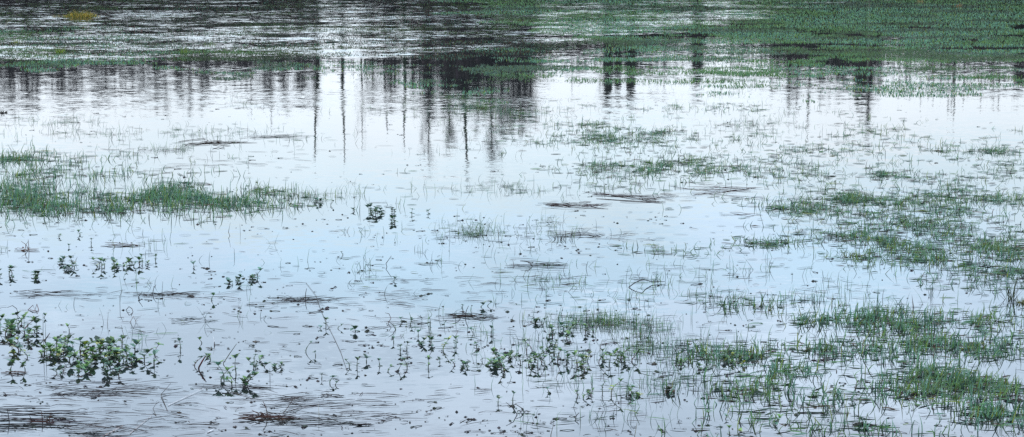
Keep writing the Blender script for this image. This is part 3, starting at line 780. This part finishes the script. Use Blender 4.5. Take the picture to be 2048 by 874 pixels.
def bent(label, pts, col, r=.0014, cat='reed', name='bent_reed', group='single dead reeds and twigs'):
    """pts: (x, y, height_px) with y the water row below the point"""
    mb = MB(); P = []
    for (x, y, h) in pts:
        gx, gy = ground(x, y); P.append((gx, gy, h / ppm(y)))
    mb.tube(P, [r] * (len(P) - 1) + [r * .5], col, 6)
    return tag(mb.build(name, M_STRAW), label, cat, group)
RD = (.06, .05, .035)
bent('tall reed slanting up to the right out of the clump beside the red dead stem', [(446, 728, -6), (447, 728, 2), (460, 728, 22), (474, 728, 42)], (.07, .075, .05), .0016)
bent('dark reed bent like an arrowhead left of centre on open water', [(775, 534, -4), (772, 533, 6), (783, 533, 22)], DB, .0018)
bent('reed bent over like a boomerang right of centre, with a beaded branch', [(1257, 576, -2), (1258, 575, 1), (1270, 574, 9), (1284, 573, 14), (1292, 569, 9), (1304, 567, 4), (1330, 566, 3)], DB, .0022)
bent('thin reed with a sharp bend below the left grass band', [(462, 474, -5), (457, 470, 6), (461, 470, 25)], RD, .0015)
bent('straight thin reed right of the sharply bent one below the left band', [(481, 468, -5), (480, 468, 20)], RD, .001)
bent('slim reed standing alone on blue water at left', [(323, 590, -8), (324, 588, 0), (326, 588, 26)], DB, .0012)
bent('short dark reed leaning right on blue water above the white feather', [(281, 600, -6), (277, 598, 4), (285, 598, 16)], DB, .0018)
bent('hair-thin reed upright above the big leafy mat', [(240, 612, -4), (240, 612, 20), (246, 612, 34)], RD, .001)
bent('hair-thin reed left of the white feather, over the big mat', [(216, 650, -8), (215, 650, 4), (217, 648, 22)], RD, .001)
bent('two-part dark stick leaning out of the left lobe of the big leafy mat', [(86, 684, -8), (90, 682, 2), (100, 680, 14)], (.03, .025, .022), .0028)
bent('tall vertical reed rising from the left lobe of the big leafy mat', [(88, 700, -6), (87, 698, 30), (88, 696, 72)], (.045, .055, .04), .0012)
bent('second tall vertical reed beside the first at the big leafy mat', [(93, 702, -6), (92, 702, 30), (92, 702, 62)], (.07, .09, .06), .001)
bent('hooped stem arching over the clump at the left edge', [(26, 655, 0), (34, 652, 12), (37, 650, 24), (34, 650, 34), (26, 650, 40), (16, 650, 36)], (.035, .03, .028), .0014)
bent('hooped twig lying half drowned above the big leafy mat', [(252, 620, 0), (258, 622, 9), (264, 622, 5), (266, 624, 0), (262, 632, 1)], (.05, .04, .035), .0014)
bent('tent-shaped pale twig above the big leafy mat', [(259, 645, -2), (267, 645, 13), (272, 644, 1), (276, 645, 4)], (.22, .13, .1), .0014)
bent('tangle of dark red twigs bent into triangles at left', [(56, 620, 0), (66, 618, 8), (70, 620, 0), (74, 618, 10), (78, 621, -1), (70, 624, 2), (60, 620, 1)], (.09, .03, .028), .0016)
bent('long thin stem floating in a gentle curve at centre left', [(612, 566, 1), (632, 592, 1.5), (640, 616, 1), (652, 645, 1.5), (668, 676, 1), (682, 706, 1), (694, 742, 1)], (.06, .05, .04), .0007)
bent('vertical hair-thin reed at the right end of the reddish heap', [(639, 838, -10), (638, 836, 4), (637, 834, 28)], (.3, .3, .25), .0011)
bent('vertical straw below the tiny dark shoot at centre left', [(540, 758, -8), (540, 758, 0), (540, 758, 22)], (.05, .045, .04), .0012)
bent('bent dark stalk slanting up from the long trailing stems', [(566, 828, 0), (580, 816, 8), (586, 812, 14), (604, 806, 12)], (.06, .05, .045), .0012)
bent('bowed dead stalk at the left end of the dark straw raft', [(776, 648, 0), (782, 646, 10), (778, 645, 18), (770, 645, 20)], (.07, .035, .03), .0014)
bent('long reed leaning right below the left lobe of the centre clump', [(958, 718, -4), (966, 722, 6), (975, 726, 10)], RD, .001)
bent('long thin reed at upper right of the near right grass', [(1862, 700, -6), (1862, 700, 2), (1872, 696, 30)], (.06, .08, .05), .0016)
bent('kinked dark reed below the centre of the near right grass', [(1155, 840, -6), (1150, 838, 4), (1158, 837, 12)], DB, .002)
bent('thin reed leaning right near the bottom edge, right of centre', [(1101, 872, -6), (1102, 872, 4), (1107, 870, 22)], RD, .0013)
bent('tall thin reed near the bottom edge above the heart-leaved sprig', [(1268, 872, -6), (1270, 872, 4), (1274, 870, 26)], (.12, .11, .07), .0012)
bent('dark reed standing over the brown-green knob', [(1336, 784, -6), (1340, 784, 6), (1347, 782, 22)], (.04, .05, .03), .0014)
bent('far thin twig standing in the rippled water at upper left', [(258, 62, -2), (258, 62, 8), (268, 62, 9), (270, 63, -2)], (.07, .02, .02), .004)
bent('tall pale dead stalk in the rippled water right of the yellow tussock', [(256, 50, -2), (252, 50, 16), (246, 50, 32)], (.25, .25, .24), .004)
bent('second far red twig right of the thin twig at upper left', [(283, 62, -2), (284, 62, 5)], (.13, .02, .02), .005)
bent('far pale reed leaning in the green patch near the left edge', [(10, 55, -1), (16, 54, 10), (24, 53, 12)], (.22, .22, .15), .004)
bent('pale straw lying long and straight at the bottom left', [(205, 874, 1), (246, 853, 2)], (.6, .5, .45), .0012)
bent('pale straw lying straight below the big leafy mat', [(336, 812, 1), (408, 778, 2)], (.65, .65, .66), .0012)
bent('short pale straw floating left of the reed heap', [(415, 866, 1), (428, 860, 2)], (.7, .7, .72), .002)
bent('thin pale straw beside the long straight one at bottom left', [(260, 868, 1), (304, 832, 2)], (.45, .4, .38), .001)
bent('chevron reed below the big leafy mat', [(335, 822, 0), (322, 792, 3), (342, 778, 12)], (.055, .05, .045), .0012)
bent('thin bent reed right of the chevron reed', [(316, 838, -3), (306, 822, 5), (313, 818, 12)], (.055, .05, .045), .0011)

# red dead stem with hanging leaf
gx, gy = ground(396, 738); s = ppm(738)
root = tag(empty('dead_stalk', (gx, gy, 0)), 'dark red dead stem leaning right out of the water, tipped with green', 'dead stalk')
mb = MB(); mb.tube([(0, 0, -.015), (.004, 0, .008), (.018, 0, .032), (.03, .003, .052)], [.0035, .0035, .003, .0018], (.055, .018, .018), 6); mb.build('stem', M_STEM, root)
mb = MB(); mb.leaf((.008, -.003, .012), (.45, -.1, 1), .04, .014, (.19, .022, .022), .2, .05); mb.leaf((.012, .002, .02), (.5, .1, .9), .03, .01, (.12, .02, .02), .3, .1); mb.build('red_leaf', M_LEAF, root)
# white feather on a brown stalk
gx, gy = ground(428, 690); s = ppm(690)
root = tag(empty('feather', (gx, gy, 0)), 'white feather tip on a brown broken stalk, alone above the red dead stem', 'feather')
mb = MB(); mb.tube([(-.002, 0, -.02), (.002, 0, .004), (.001, 0, .014)], [.002, .0022, .0014], (.06, .035, .03), 6)
mb.tube([(.002, 0, .003), (.012, .004, .001), (.022, .006, .001)], .001, (.05, .035, .03), 5); mb.build('stalk', M_STEM, root)
mb = MB(); mb.leaf((.001, -.002, .006), (-.08, 0, 1), .036, .010, (.8, .8, .8), .25, .05); mb.build('vane', M_WHITE, root)
# pale dead twig cluster
def deadleaf(label, x, y, wpx, col, name='dead_leaf'):
    gx, gy = ground(x, y); s = ppm(y); r = wpx / 2 / s
    mb = MB()
    for i in range(4):
        a = random.uniform(-.5, .5) + (math.pi if i % 2 else 0)
        mb.leaf((random.gauss(0, r * .2), random.gauss(0, r * .2), .003 + .002 * i), (math.cos(a), math.sin(a) * .6, random.uniform(.0, .5)), r * random.uniform(.7, 1.2), r * .8, vary(col, .25), random.uniform(.2, .7), .2)
    mb.tube([(-r * .8, 0, .002), (0, 0, .004), (r, .004, .001)], .0008, vary(col, .3), 5)
    return tag(mb.build(name, M_LEAF), label, 'dead leaf', 'dead leaves caught in the water')
deadleaf('tan dead leaf floating in the near right grass, the largest there', 1869, 718, 22, (.32, .15, .05))
deadleaf('yellow-brown dead leaf on a stalk in the near right grass', 1780, 712, 12, (.3, .2, .05))
deadleaf('tan dead leaf between the bright tufts of the near right grass', 1787, 757, 20, (.3, .2, .07))
deadleaf('small orange dead leaf left of the tan one in the near right grass', 1740, 768, 9, (.3, .14, .05))
deadleaf('orange dead leaf at the bottom, left side of the near right grass', 1634, 843, 16, (.3, .14, .06))
deadleaf('dark red-brown leaf at the bottom edge of the near right grass', 1776, 868, 22, (.05, .02, .018))
deadleaf('brown dead leaf at the very right edge of the sharp sedge', 2040, 604, 16, (.2, .15, .03))
deadleaf('rust-brown dead leaf over the left side of the near right grass', 1553, 632, 9, (.25, .09, .05))
deadleaf('dark red-brown leaf floating alone right of the long trailing stems', 694, 817, 13, (.07, .022, .015))
deadleaf('pinkish dead leaf bundle right of the big leafy mat', 330, 706, 14, (.22, .12, .1))
deadleaf('brown crumpled leaf in the straw mat at bottom left', 125, 806, 14, (.13, .06, .045))
deadleaf('dark star-shaped leaf at the end of a floating stick below the centre', 1048, 825, 16, (.05, .03, .025))
deadleaf('small brown leaf below the olive spike', 1270, 838, 8, (.16, .08, .04))
deadleaf('dark pointed leaf floating on open water above the big mat', 98, 626, 15, (.03, .04, .025))
deadleaf('dark brown leaf on blue water left of the forked sprig', 372, 596, 14, (.06, .04, .03))
deadleaf('dark brown leaf on blue water at left of the arrowhead reed', 265, 595, 14, (.05, .03, .025))
deadleaf('dark leaf below the bent boomerang reed', 1235, 600, 12, (.03, .025, .022))
deadleaf('rusty dead leaf in the left grass band', 98, 402, 9, (.25, .1, .04))
deadleaf('orange-brown dead leaf at the middle of the left grass band', 300, 374, 9, (.22, .12, .03))
deadleaf('rust-coloured leaf at the near edge of the right meadow', 1768, 507, 10, (.2, .07, .035))

# ------------------------------------------------------------------ setting
def grid_plane(name, x0, x1, y0, y1, nx, ny, zf, mat):
    xs = np.linspace(x0, x1, nx); ys = np.linspace(y0, y1, ny)
    X, Y = np.meshgrid(xs, ys)
    co = np.stack((X.ravel(), Y.ravel(), zf(X.ravel(), Y.ravel())), 1)
    i = np.arange((ny - 1) * nx).reshape(ny - 1, nx)[:, :-1].ravel()
    F = np.stack((i, i + 1, i + nx + 1, i + nx), 1)
    o = bpy.data.objects.new(name, np_mesh(name, co, F, mat, None, True)); COL.objects.link(o)
    return tag(o, None, None, None, 'structure')
w = grid_plane('water', -300, 300, -40, 87, 2, 2, lambda X, Y: X * 0, M_WATER)
tag(w, 'still flood water mirroring the pale sky and dark trees', 'water')
def terr(X, Y):
    z = np.where(Y < 84, -.25, -.25 + np.clip((Y - 84) / 4, 0, 1) * .65)
    z = z + np.where(Y > 88, (fbm(X * .12, Y * .12) - .4) * .7, 0) + np.clip((Y - 120) / 1500, 0, 1) * 12
    return z
g = grid_plane('ground', -1600, 1600, -60, 1700, 321, 441, terr, M_BANK)
tag(g, 'low muddy ground under the flood and the far bank', 'ground')

# ------------------------------------------------------------------ trees on the far bank (seen mirrored in the water)
BARK = (.026, .021, .019); BARKG = (.026, .028, .017)
def bare_tree(h, r, spread, nlimb, seed, col=BARK, up=.8, twigs=5, leafy=0.0, leafcol=(.02, .035, .015)):
    """meshes of trunk, crown for a bare winter tree"""
    random.seed(seed)
    T, C = MB(), MB()
    P = []; x = y = 0.0
    for i in range(9):
        t = i / 8
        P.append(Vector((x, y, h * t - (.3 if i == 0 else 0))))
        x += random.gauss(0, .004) * h; y += random.gauss(0, .004) * h
    T.tube(P, [r * (1.25 if i == 0 else 1 - .85 * i / 8) for i in range(9)], col, 8)
    def pos(t):
        f = t * 8; i = min(7, int(f)); return P[i].lerp(P[i + 1], f - i)
    for k in range(nlimb):
        t = random.uniform(.22, .97); b = pos(t)
        a = random.uniform(0, 6.28); L = spread * h * (1.15 - .75 * t) * random.uniform(.6, 1.1)
        d = Vector((math.cos(a), math.sin(a), up * random.uniform(.5, 1.6))).normalized()
        Q = [b]; 
        for j in range(4):
            d = (d + Vector((random.gauss(0, .16), random.gauss(0, .16), random.gauss(.10, .12)))).normalized()
            Q.append(Q[-1] + d * L / 4)
        r0 = r * .42 * (1.1 - .8 * t)
        C.tube(Q, [r0, r0 * .75, r0 * .55, r0 * .35, r0 * .15], col, 5)
        for q in range(twigs):
            u = random.uniform(.25, 1); f = u * 4; i = min(3, int(f)); c = Q[i].lerp(Q[i + 1], f - i)
            d2 = (d + Vector((random.gauss(0, .6), random.gauss(0, .6), random.uniform(.1, .9)))).normalized()
            L2 = L * random.uniform(.25, .55)
            e = c + d2 * L2 * .5; g_ = e + (d2 + Vector((random.gauss(0, .25), random.gauss(0, .25), .2))).normalized() * L2 * .5
            C.tube([c, e, g_], [r0 * .3, r0 * .2, r0 * .08], col, 3)
            for w_ in range(3):
                s_ = c.lerp(g_, random.uniform(.3, 1)); d3 = (d2 + Vector((random.gauss(0, .7), random.gauss(0, .7), random.uniform(0, .8)))).normalized()
                C.tube([s_, s_ + d3 * L2 * .45], [r0 * .16, r0 * .06], col, 3)
    nl = int(leafy)
    for k in range(nl):
        t = random.uniform(.12, .95) if leafy > 1000 else .03 + .9 * random.random() ** 1.5; b = pos(t)
        rr = spread * h * .5 * (1.25 * (1.04 - t) ** .75 * (.75 + .35 * math.sin(9 * t + seed)) if leafy > 1000 else 1.1 - .75 * t) * math.sqrt(random.random()) * (.62 * (1.05 - t) if leafy < 1000 else 1); a = random.uniform(0, 6.28)
        C.flake(b + Vector((rr * math.cos(a), rr * math.sin(a), random.gauss(0, .15))), random.uniform(.1, .24) * (1 if leafy > 1000 else 1.15 - t), vary(leafcol, .35), thick=1.5)
    return T.mesh('trunk', M_BARK), C.mesh('crown', M_CROWN if leafy else M_BARK)

PROTO = {
    'slim': [bare_tree(10, .10, .14, 16, 101, BARK, 1.6, 5), bare_tree(10, .09, .12, 14, 102, BARK, 2.0, 5), bare_tree(10, .11, .16, 18, 103, BARK, 1.3, 5)],
    'broad': [bare_tree(10, .12, .24, 70, 111, (.026, .022, .022), 1.6, 13), bare_tree(10, .12, .22, 74, 112, (.027, .024, .024), 1.9, 13)],
    'ivy': [bare_tree(10, .15, .07, 18, 121, BARKG, 1.6, 5, 420), bare_tree(10, .13, .06, 18, 122, BARKG, 1.6, 5, 340)],
    'evergreen': [bare_tree(10, .22, .26, 40, 131, BARK, .7, 5, 7000, (.011, .018, .010)), bare_tree(10, .22, .22, 40, 132, BARK, .8, 5, 6200, (.013, .017, .010))],
}
def place_tree(kind, v, x, ytop, label, D=None, group=None, wide=1.0, name=None):
    D = D or random.uniform(92, 104)
    dx, dy, dz = ray(x, ytop)
    t = D / dy
    H = max(2.0, -float(dz) * t - CAM_H - .4)
    X = float(dx) * t
    T, C = PROTO[kind][v % len(PROTO[kind])]
    nm = name or {'slim': 'bare_tree', 'broad': 'bare_tree', 'ivy': 'ivy_clad_tree', 'evergreen': 'evergreen_tree'}[kind]
    root = tag(empty(nm, (X, D, .35), random.uniform(0, 6.28)), label, 'tree', group)
    s = H / 10
    root.scale = (s * wide, s * wide, s)
    for n_, me in (('trunk', T), ('crown', C)):
        o = bpy.data.objects.new(n_, me); COL.objects.link(o); o.parent = root
    return root
random.seed(5)
GT = 'trees across the water, seen mirrored in it'
TREES = [
 ('ivy', 0, 636, 325, 'green-stained upright trunk mirrored left of centre, standing apart', 1.0),
 ('ivy', 1, 692, 330, 'green-stained thinner trunk mirrored just right of the one standing apart', .8),
 ('slim', 0, 767, 270, 'dark trunk mirrored between the green-stained trunks and the blackest trunk', 1.2),
 ('ivy', 1, 805, 300, 'blackest straight trunk mirrored left of the big dark evergreen', 1.0),
 ('slim', 1, 790, 200, 'short twin of the blackest trunk, mirrored at its left', 1.2),
 ('slim', 2, 503, 235, 'left one of two thin bare trunks mirrored between the left thicket and the green-stained trunks', .9),
 ('slim', 1, 542, 255, 'right one of two thin bare trunks mirrored left of the green-stained trunks', .9),
 ('slim', 0, 563, 195, 'short dark trunk mirrored right of the two thin bare ones', 1.2),
 ('broad', 0, 858, 310, 'grey bare tree mirrored between the blackest trunk and the big evergreen', .7),
 ('evergreen', 0, 925, 212, 'big dark evergreen mirrored at centre', 1.35),
 ('evergreen', 1, 903, 192, 'black bushy evergreen mirrored at the left side of the big central one', 1.5),
 ('evergreen', 0, 950, 200, 'black bushy evergreen mirrored at the right side of the big central one', 1.5),
 ('ivy', 0, 930, 360, 'tallest dark trunk, mirrored below the big evergreen at centre', 1.1),
 ('broad', 1, 985, 318, 'grey bare tree mirrored right of the big central evergreen', .8),
 ('broad', 0, 1040, 262, 'pale grey bushy tree mirrored at the right end of the central group', 1.0),
 ('broad', 1, 1005, 262, 'grey bushy tree mirrored behind the right part of the central group', .95),
 ('broad', 1, 900, 285, 'brown-grey tree mirrored behind the big central evergreen', .9),
 ('slim', 2, 725, 300, 'faint tall thin tree mirrored right of the thinner green-stained trunk', .7),
 ('evergreen', 1, 1212, 212, 'left column of the three dark evergreens mirrored right of the bright gap', .62),
 ('evergreen', 0, 1237, 192, 'middle column of the three dark evergreens mirrored right of the bright gap', .6),
 ('evergreen', 0, 1262, 208, 'right column of the three dark evergreens mirrored right of the bright gap', .6),
 ('slim', 1, 1143, 195, 'faint thin tree mirrored inside the bright gap', .8),
 ('evergreen', 1, 1392, 178, 'dark evergreen mirrored among green grass right of the evergreen columns', .8),
 ('broad', 0, 1575, 215, 'grey bare tree mirrored left of the brown trunk on the right', .9),
 ('ivy', 0, 1620, 255, 'brown trunk mirrored at right, between grey bare trees', 1.2),
 ('slim', 2, 1592, 240, 'thin trunk mirrored touching the left of the brown trunk', 1.1),
 ('evergreen', 0, 1722, 215, 'heavy brown-black evergreen mirrored beside the pale pole', 1.25),
 ('broad', 1, 1735, 262, 'bare tree mirrored behind the heavy evergreen beside the pole', .55),
 ('ivy', 1, 1911, 240, 'brown trunk mirrored within the far right row of thin trees', 1.2),
 ('evergreen', 1, 2036, 190, 'dark evergreen mirrored at the right edge', .7),
 ('evergreen', 0, 20, 172, 'dark bushy tree mirrored at the left edge', .9),
 ('broad', 0, 66, 215, 'bare brushy tree mirrored near the left edge', .8),
]
for kind, v, x, yt, lab, wd in TREES: place_tree(kind, v, x, yt, lab, wide=wd, group=GT)
for x in (232, 240, 248, 256, 264, 272, 283, 306): place_tree('slim', random.randint(0, 2), x + random.uniform(-4, 4), random.uniform(190, 225), 'slim bare tree in the close bunch mirrored left, above the dark floating raft', group='close bunch of slim trees mirrored left', wide=.8)
for x in range(320, 420, 16): place_tree('broad', random.randint(0, 1), x + random.uniform(-5, 5), random.uniform(180, 215), 'low grey bare tree of the brushy row mirrored left of the two thin trunks', group='brushy row mirrored at left', wide=.55)
for x in range(1800, 2012, 12): place_tree('slim', random.randint(0, 2), x + random.uniform(-11, 11), random.uniform(172, 228), 'thin grey tree of the long even row mirrored at far right', group='row of thin trees mirrored at far right', wide=random.uniform(.7, 1.7))
for x in list(range(-10, 640, 17)) + list(range(745, 1075, 17)) + list(range(1550, 1770, 20)): place_tree('broad', random.randint(0, 1), x + random.uniform(-16, 16), 150 + 62 * random.random() ** 1.6 + (45 if 830 < x < 1075 else 0), 'fuzzy grey bare tree of the low wood mirrored along the far bank', group='low wood mirrored along the far bank', wide=random.uniform(.9, 1.7))
for x in (120, 165, 200, 450, 470, 600): place_tree('slim', random.randint(0, 2), x, random.uniform(175, 205), 'small thin bare tree mirrored along the left thicket', group='small thin trees mirrored along the left thicket', wide=.9)

# undergrowth: shrubs along the bank, lower where bright gaps show
def shrub_mesh(seed, col, leafcol, nl):
    random.seed(seed); S, C = MB(), MB()
    for i in range(46):
        a = random.uniform(0, 6.28); q = random.uniform(0, .5)
        b = Vector((random.gauss(0, .55), random.gauss(0, .4), -.2)); tip = b + Vector((math.cos(a) * q, math.sin(a) * q, random.uniform(1.6, 3.1)))
        m = b.lerp(tip, .5) + Vector((random.gauss(0, .1), random.gauss(0, .1), 0))
        S.tube([b, m, tip], [.035, .022, .008], vary(col, .3), 4)
        for k in range(7):
            c = b.lerp(tip, random.uniform(.25, 1)); d = Vector((random.gauss(0, .4), random.gauss(0, .4), random.uniform(.1, .8)))
            S.tube([c, c + d * .5], [.012, .005], vary(col, .3), 3)
    for i in range(nl):
        r = math.sqrt(random.random()); a = random.uniform(0, 6.28); z = random.uniform(.0, 2.6) * (1 - .35 * r)
        C.flake((r * 1.15 * math.cos(a), r * .9 * math.sin(a), z), random.uniform(.06, .15), vary(leafcol, .4), thick=1.4)
    return S.mesh('stems', M_BARK), C.mesh('foliage', M_CROWN)
SH = [shrub_mesh(201, (.035, .028, .03), (.032, .022, .021), 1500), shrub_mesh(202, (.035, .028, .028), (.02, .022, .016), 1700), shrub_mesh(203, (.035, .029, .03), (.036, .026, .026), 1200)]
random.seed(9)
def prof(x):
    return float(np.interp(x, (-400, 0, 100, 220, 330, 470, 560, 640, 700, 760, 840, 900, 1000, 1060, 1090, 1180, 1200, 1290, 1310, 1390, 1410, 1480, 1500, 1560, 1650, 1690, 1750, 1770, 1790, 1820, 2000, 2050, 2500),
                           (150, 160, 160, 150, 140, 150, 150, 128, 120, 145, 155, 160, 158, 150, 122, 118, 150, 150, 118, 130, 96, 92, 118, 140, 150, 165, 165, 80, 80, 140, 140, 160, 150)))
x = -260.0; i = 0
while x < 2320:
    D = random.uniform(90, 97)
    dx, dy, dz = ray(x, prof(x) + 26 + random.uniform(-14, 14)); t = D / dy
    H = max(.9, -float(dz) * t - CAM_H - .4)
    root = tag(empty('bank_shrub', (float(dx) * t, D, .35), random.uniform(0, 6.28)), 'brown twiggy shrub of the thicket mirrored along the far bank', 'shrub', 'shrubs of the thicket along the far bank')
    root.scale = (H / 2.9 * .5 + .45, H / 2.9 * .5 + .45, H / 2.9)
    for n_, me in zip(('stems', 'foliage'), SH[random.randint(0, 2)]):
        o = bpy.data.objects.new(n_, me); COL.objects.link(o); o.parent = root
    x += random.uniform(26, 40); i += 1

# pale pole
dx, dy, dz = ray(1735, 184); t = 89 / dy
mb = MB(); Hp = -float(dz) * t - CAM_H
mb.tube([(0, 0, -.4), (0, 0, .6), (0, 0, Hp * .5), (0, 0, Hp - .08), (0, 0, Hp)], [.04, .04, .036, .032, .02], (.4, .4, .38), 12)
o = mb.build('pole', M_CONC, None, (float(dx) * t, 89, 0), True)
tag(o, 'pale slim pole mirrored in front of the heavy brown-black evergreen at right', 'pole')

# ------------------------------------------------------------------ sky and sun
EL, AZ = math.radians(46), math.radians(282)      # the sun is high on the left, veiled by cloud
wd = bpy.data.worlds.new('World'); scene.world = wd; wd.use_nodes = True
nt = wd.node_tree; nt.nodes.clear(); N, L = nt.nodes.new, nt.links.new
out = N('ShaderNodeOutputWorld'); bg = N('ShaderNodeBackground'); bg.inputs['Strength'].default_value = .1
L(bg.outputs[0], out.inputs[0])
sky = N('ShaderNodeTexSky'); sky.sky_type = 'NISHITA'; sky.sun_disc = False; sky.sun_elevation = EL; sky.sun_rotation = AZ
sky.air_density = 1.0; sky.dust_density = 1.2
tc = N('ShaderNodeTexCoord'); sp = N('ShaderNodeSeparateXYZ'); L(tc.outputs['Generated'], sp.inputs[0])
mp = N('ShaderNodeMapping'); mp.inputs['Scale'].default_value = (9, 9, 22); L(tc.outputs['Generated'], mp.inputs[0])
n1 = N('ShaderNodeTexNoise'); n1.inputs['Scale'].default_value = 1.0; n1.inputs['Detail'].default_value = 3; n1.inputs['Roughness'].default_value = .5
L(mp.outputs[0], n1.inputs['Vector'])
wob = N('ShaderNodeMath'); wob.operation = 'MULTIPLY_ADD'; wob.inputs[1].default_value = .07; L(n1.outputs['Fac'], wob.inputs[0]); L(sp.outputs['Z'], wob.inputs[2])
# cloud brightness by height above the horizon (sin of elevation + noise/…): white glare low, blue-grey deck above
cr = N('ShaderNodeValToRGB'); cr.color_ramp.interpolation = 'EASE'
mr = N('ShaderNodeMapRange'); mr.inputs['From Min'].default_value = .035; mr.inputs['From Max'].default_value = .535
L(wob.outputs[0], mr.inputs['Value']); L(mr.outputs['Result'], cr.inputs['Fac'])
stops = [(0.0, (1.38, 1.50, 1.68)), (.16, (1.56, 1.71, 1.86)), (.235, (1.46, 1.76, 1.96)), (.315, (1.42, 1.98, 2.48)), (.37, (1.9, 2.36, 2.86)), (.42, (2.1, 2.55, 3.1)), (.48, (1.68, 2.0, 2.45)), (.62, (1.5, 1.7, 2.1)), (1.0, (1.25, 1.38, 1.66))]
e = cr.color_ramp.elements
e[0].position, e[0].color = stops[0][0], (*[c / 4 for c in stops[0][1]], 1)
e[1].position, e[1].color = stops[-1][0], (*[c / 4 for c in stops[-1][1]], 1)
for p_, c_ in stops[1:-1]:
    q = e.new(p_); q.color = (*[c / 4 for c in c_], 1)
sc = N('ShaderNodeVectorMath'); sc.operation = 'SCALE'; sc.inputs['Scale'].default_value = 40.0; L(cr.outputs['Color'], sc.inputs[0])
n3 = N('ShaderNodeTexNoise'); n3.inputs['Scale'].default_value = 1.0; n3.inputs['Detail'].default_value = 3
mp3 = N('ShaderNodeMapping'); mp3.inputs['Scale'].default_value = (10, 10, 26); mp3.inputs['Location'].default_value = (.8, 5.2, 2.4); L(tc.outputs['Generated'], mp3.inputs[0]); L(mp3.outputs[0], n3.inputs['Vector'])
pf = N('ShaderNodeMapRange'); pf.interpolation_type = 'SMOOTHSTEP'; pf.inputs['From Min'].default_value = .47; pf.inputs['From Max'].default_value = .6; pf.inputs['To Max'].default_value = .75
L(n3.outputs['Fac'], pf.inputs['Value'])
hi = N('ShaderNodeMapRange'); hi.inputs['From Min'].default_value = .115; hi.inputs['From Max'].default_value = .14; L(sp.outputs['Z'], hi.inputs['Value'])
pm = N('ShaderNodeMath'); pm.operation = 'MULTIPLY'; L(pf.outputs['Result'], pm.inputs[0]); L(hi.outputs['Result'], pm.inputs[1])
gm = N('ShaderNodeMix'); gm.data_type = 'RGBA'; gm.inputs[7].default_value = (15.5, 19.5, 24.2, 1)      # lilac-grey cloud undersides
L(pm.outputs[0], gm.inputs[0]); L(sc.outputs[0], gm.inputs[6])
n2 = N('ShaderNodeTexNoise'); n2.inputs['Scale'].default_value = .8; n2.inputs['Detail'].default_value = 4
mp2 = N('ShaderNodeMapping'); mp2.inputs['Scale'].default_value = (7, 7, 16); mp2.inputs['Location'].default_value = (3.3, 1.2, .4); L(tc.outputs['Generated'], mp2.inputs[0]); L(mp2.outputs[0], n2.inputs['Vector'])
cov = N('ShaderNodeMapRange'); cov.inputs['From Min'].default_value = .35; cov.inputs['From Max'].default_value = .6; cov.inputs['To Min'].default_value = .80; cov.inputs['To Max'].default_value = .97
L(n2.outputs['Fac'], cov.inputs['Value'])
mix = N('ShaderNodeMix'); mix.data_type = 'RGBA'; mix.clamp_factor = True
L(cov.outputs['Result'], mix.inputs[0]); L(sky.outputs[0], mix.inputs[6]); L(gm.outputs[2], mix.inputs[7]); L(mix.outputs[2], bg.inputs['Color'])

sd = bpy.data.lights.new('sun', 'SUN'); sd.energy = 2.4; sd.angle = math.radians(12); sd.color = (1, .97, .94)
so = bpy.data.objects.new('sun', sd); COL.objects.link(so)
sdir = Vector((math.sin(AZ) * math.cos(EL), math.cos(AZ) * math.cos(EL), math.sin(EL)))
so.rotation_euler = sdir.to_track_quat('Z', 'Y').to_euler(); so.location = sdir * 50

# ------------------------------------------------------------------ render settings
scene.render.engine = 'CYCLES'
scene.cycles.max_bounces = 6; scene.cycles.glossy_bounces = 4; scene.cycles.transmission_bounces = 2; scene.cycles.diffuse_bounces = 2
scene.cycles.use_denoising = False
scene.cycles.sample_clamp_indirect = 8
vs = scene.view_settings
vs.view_transform = 'Standard'; vs.look = 'None'; vs.exposure = 0.0; vs.gamma = 1.0; vs.use_curve_mapping = False
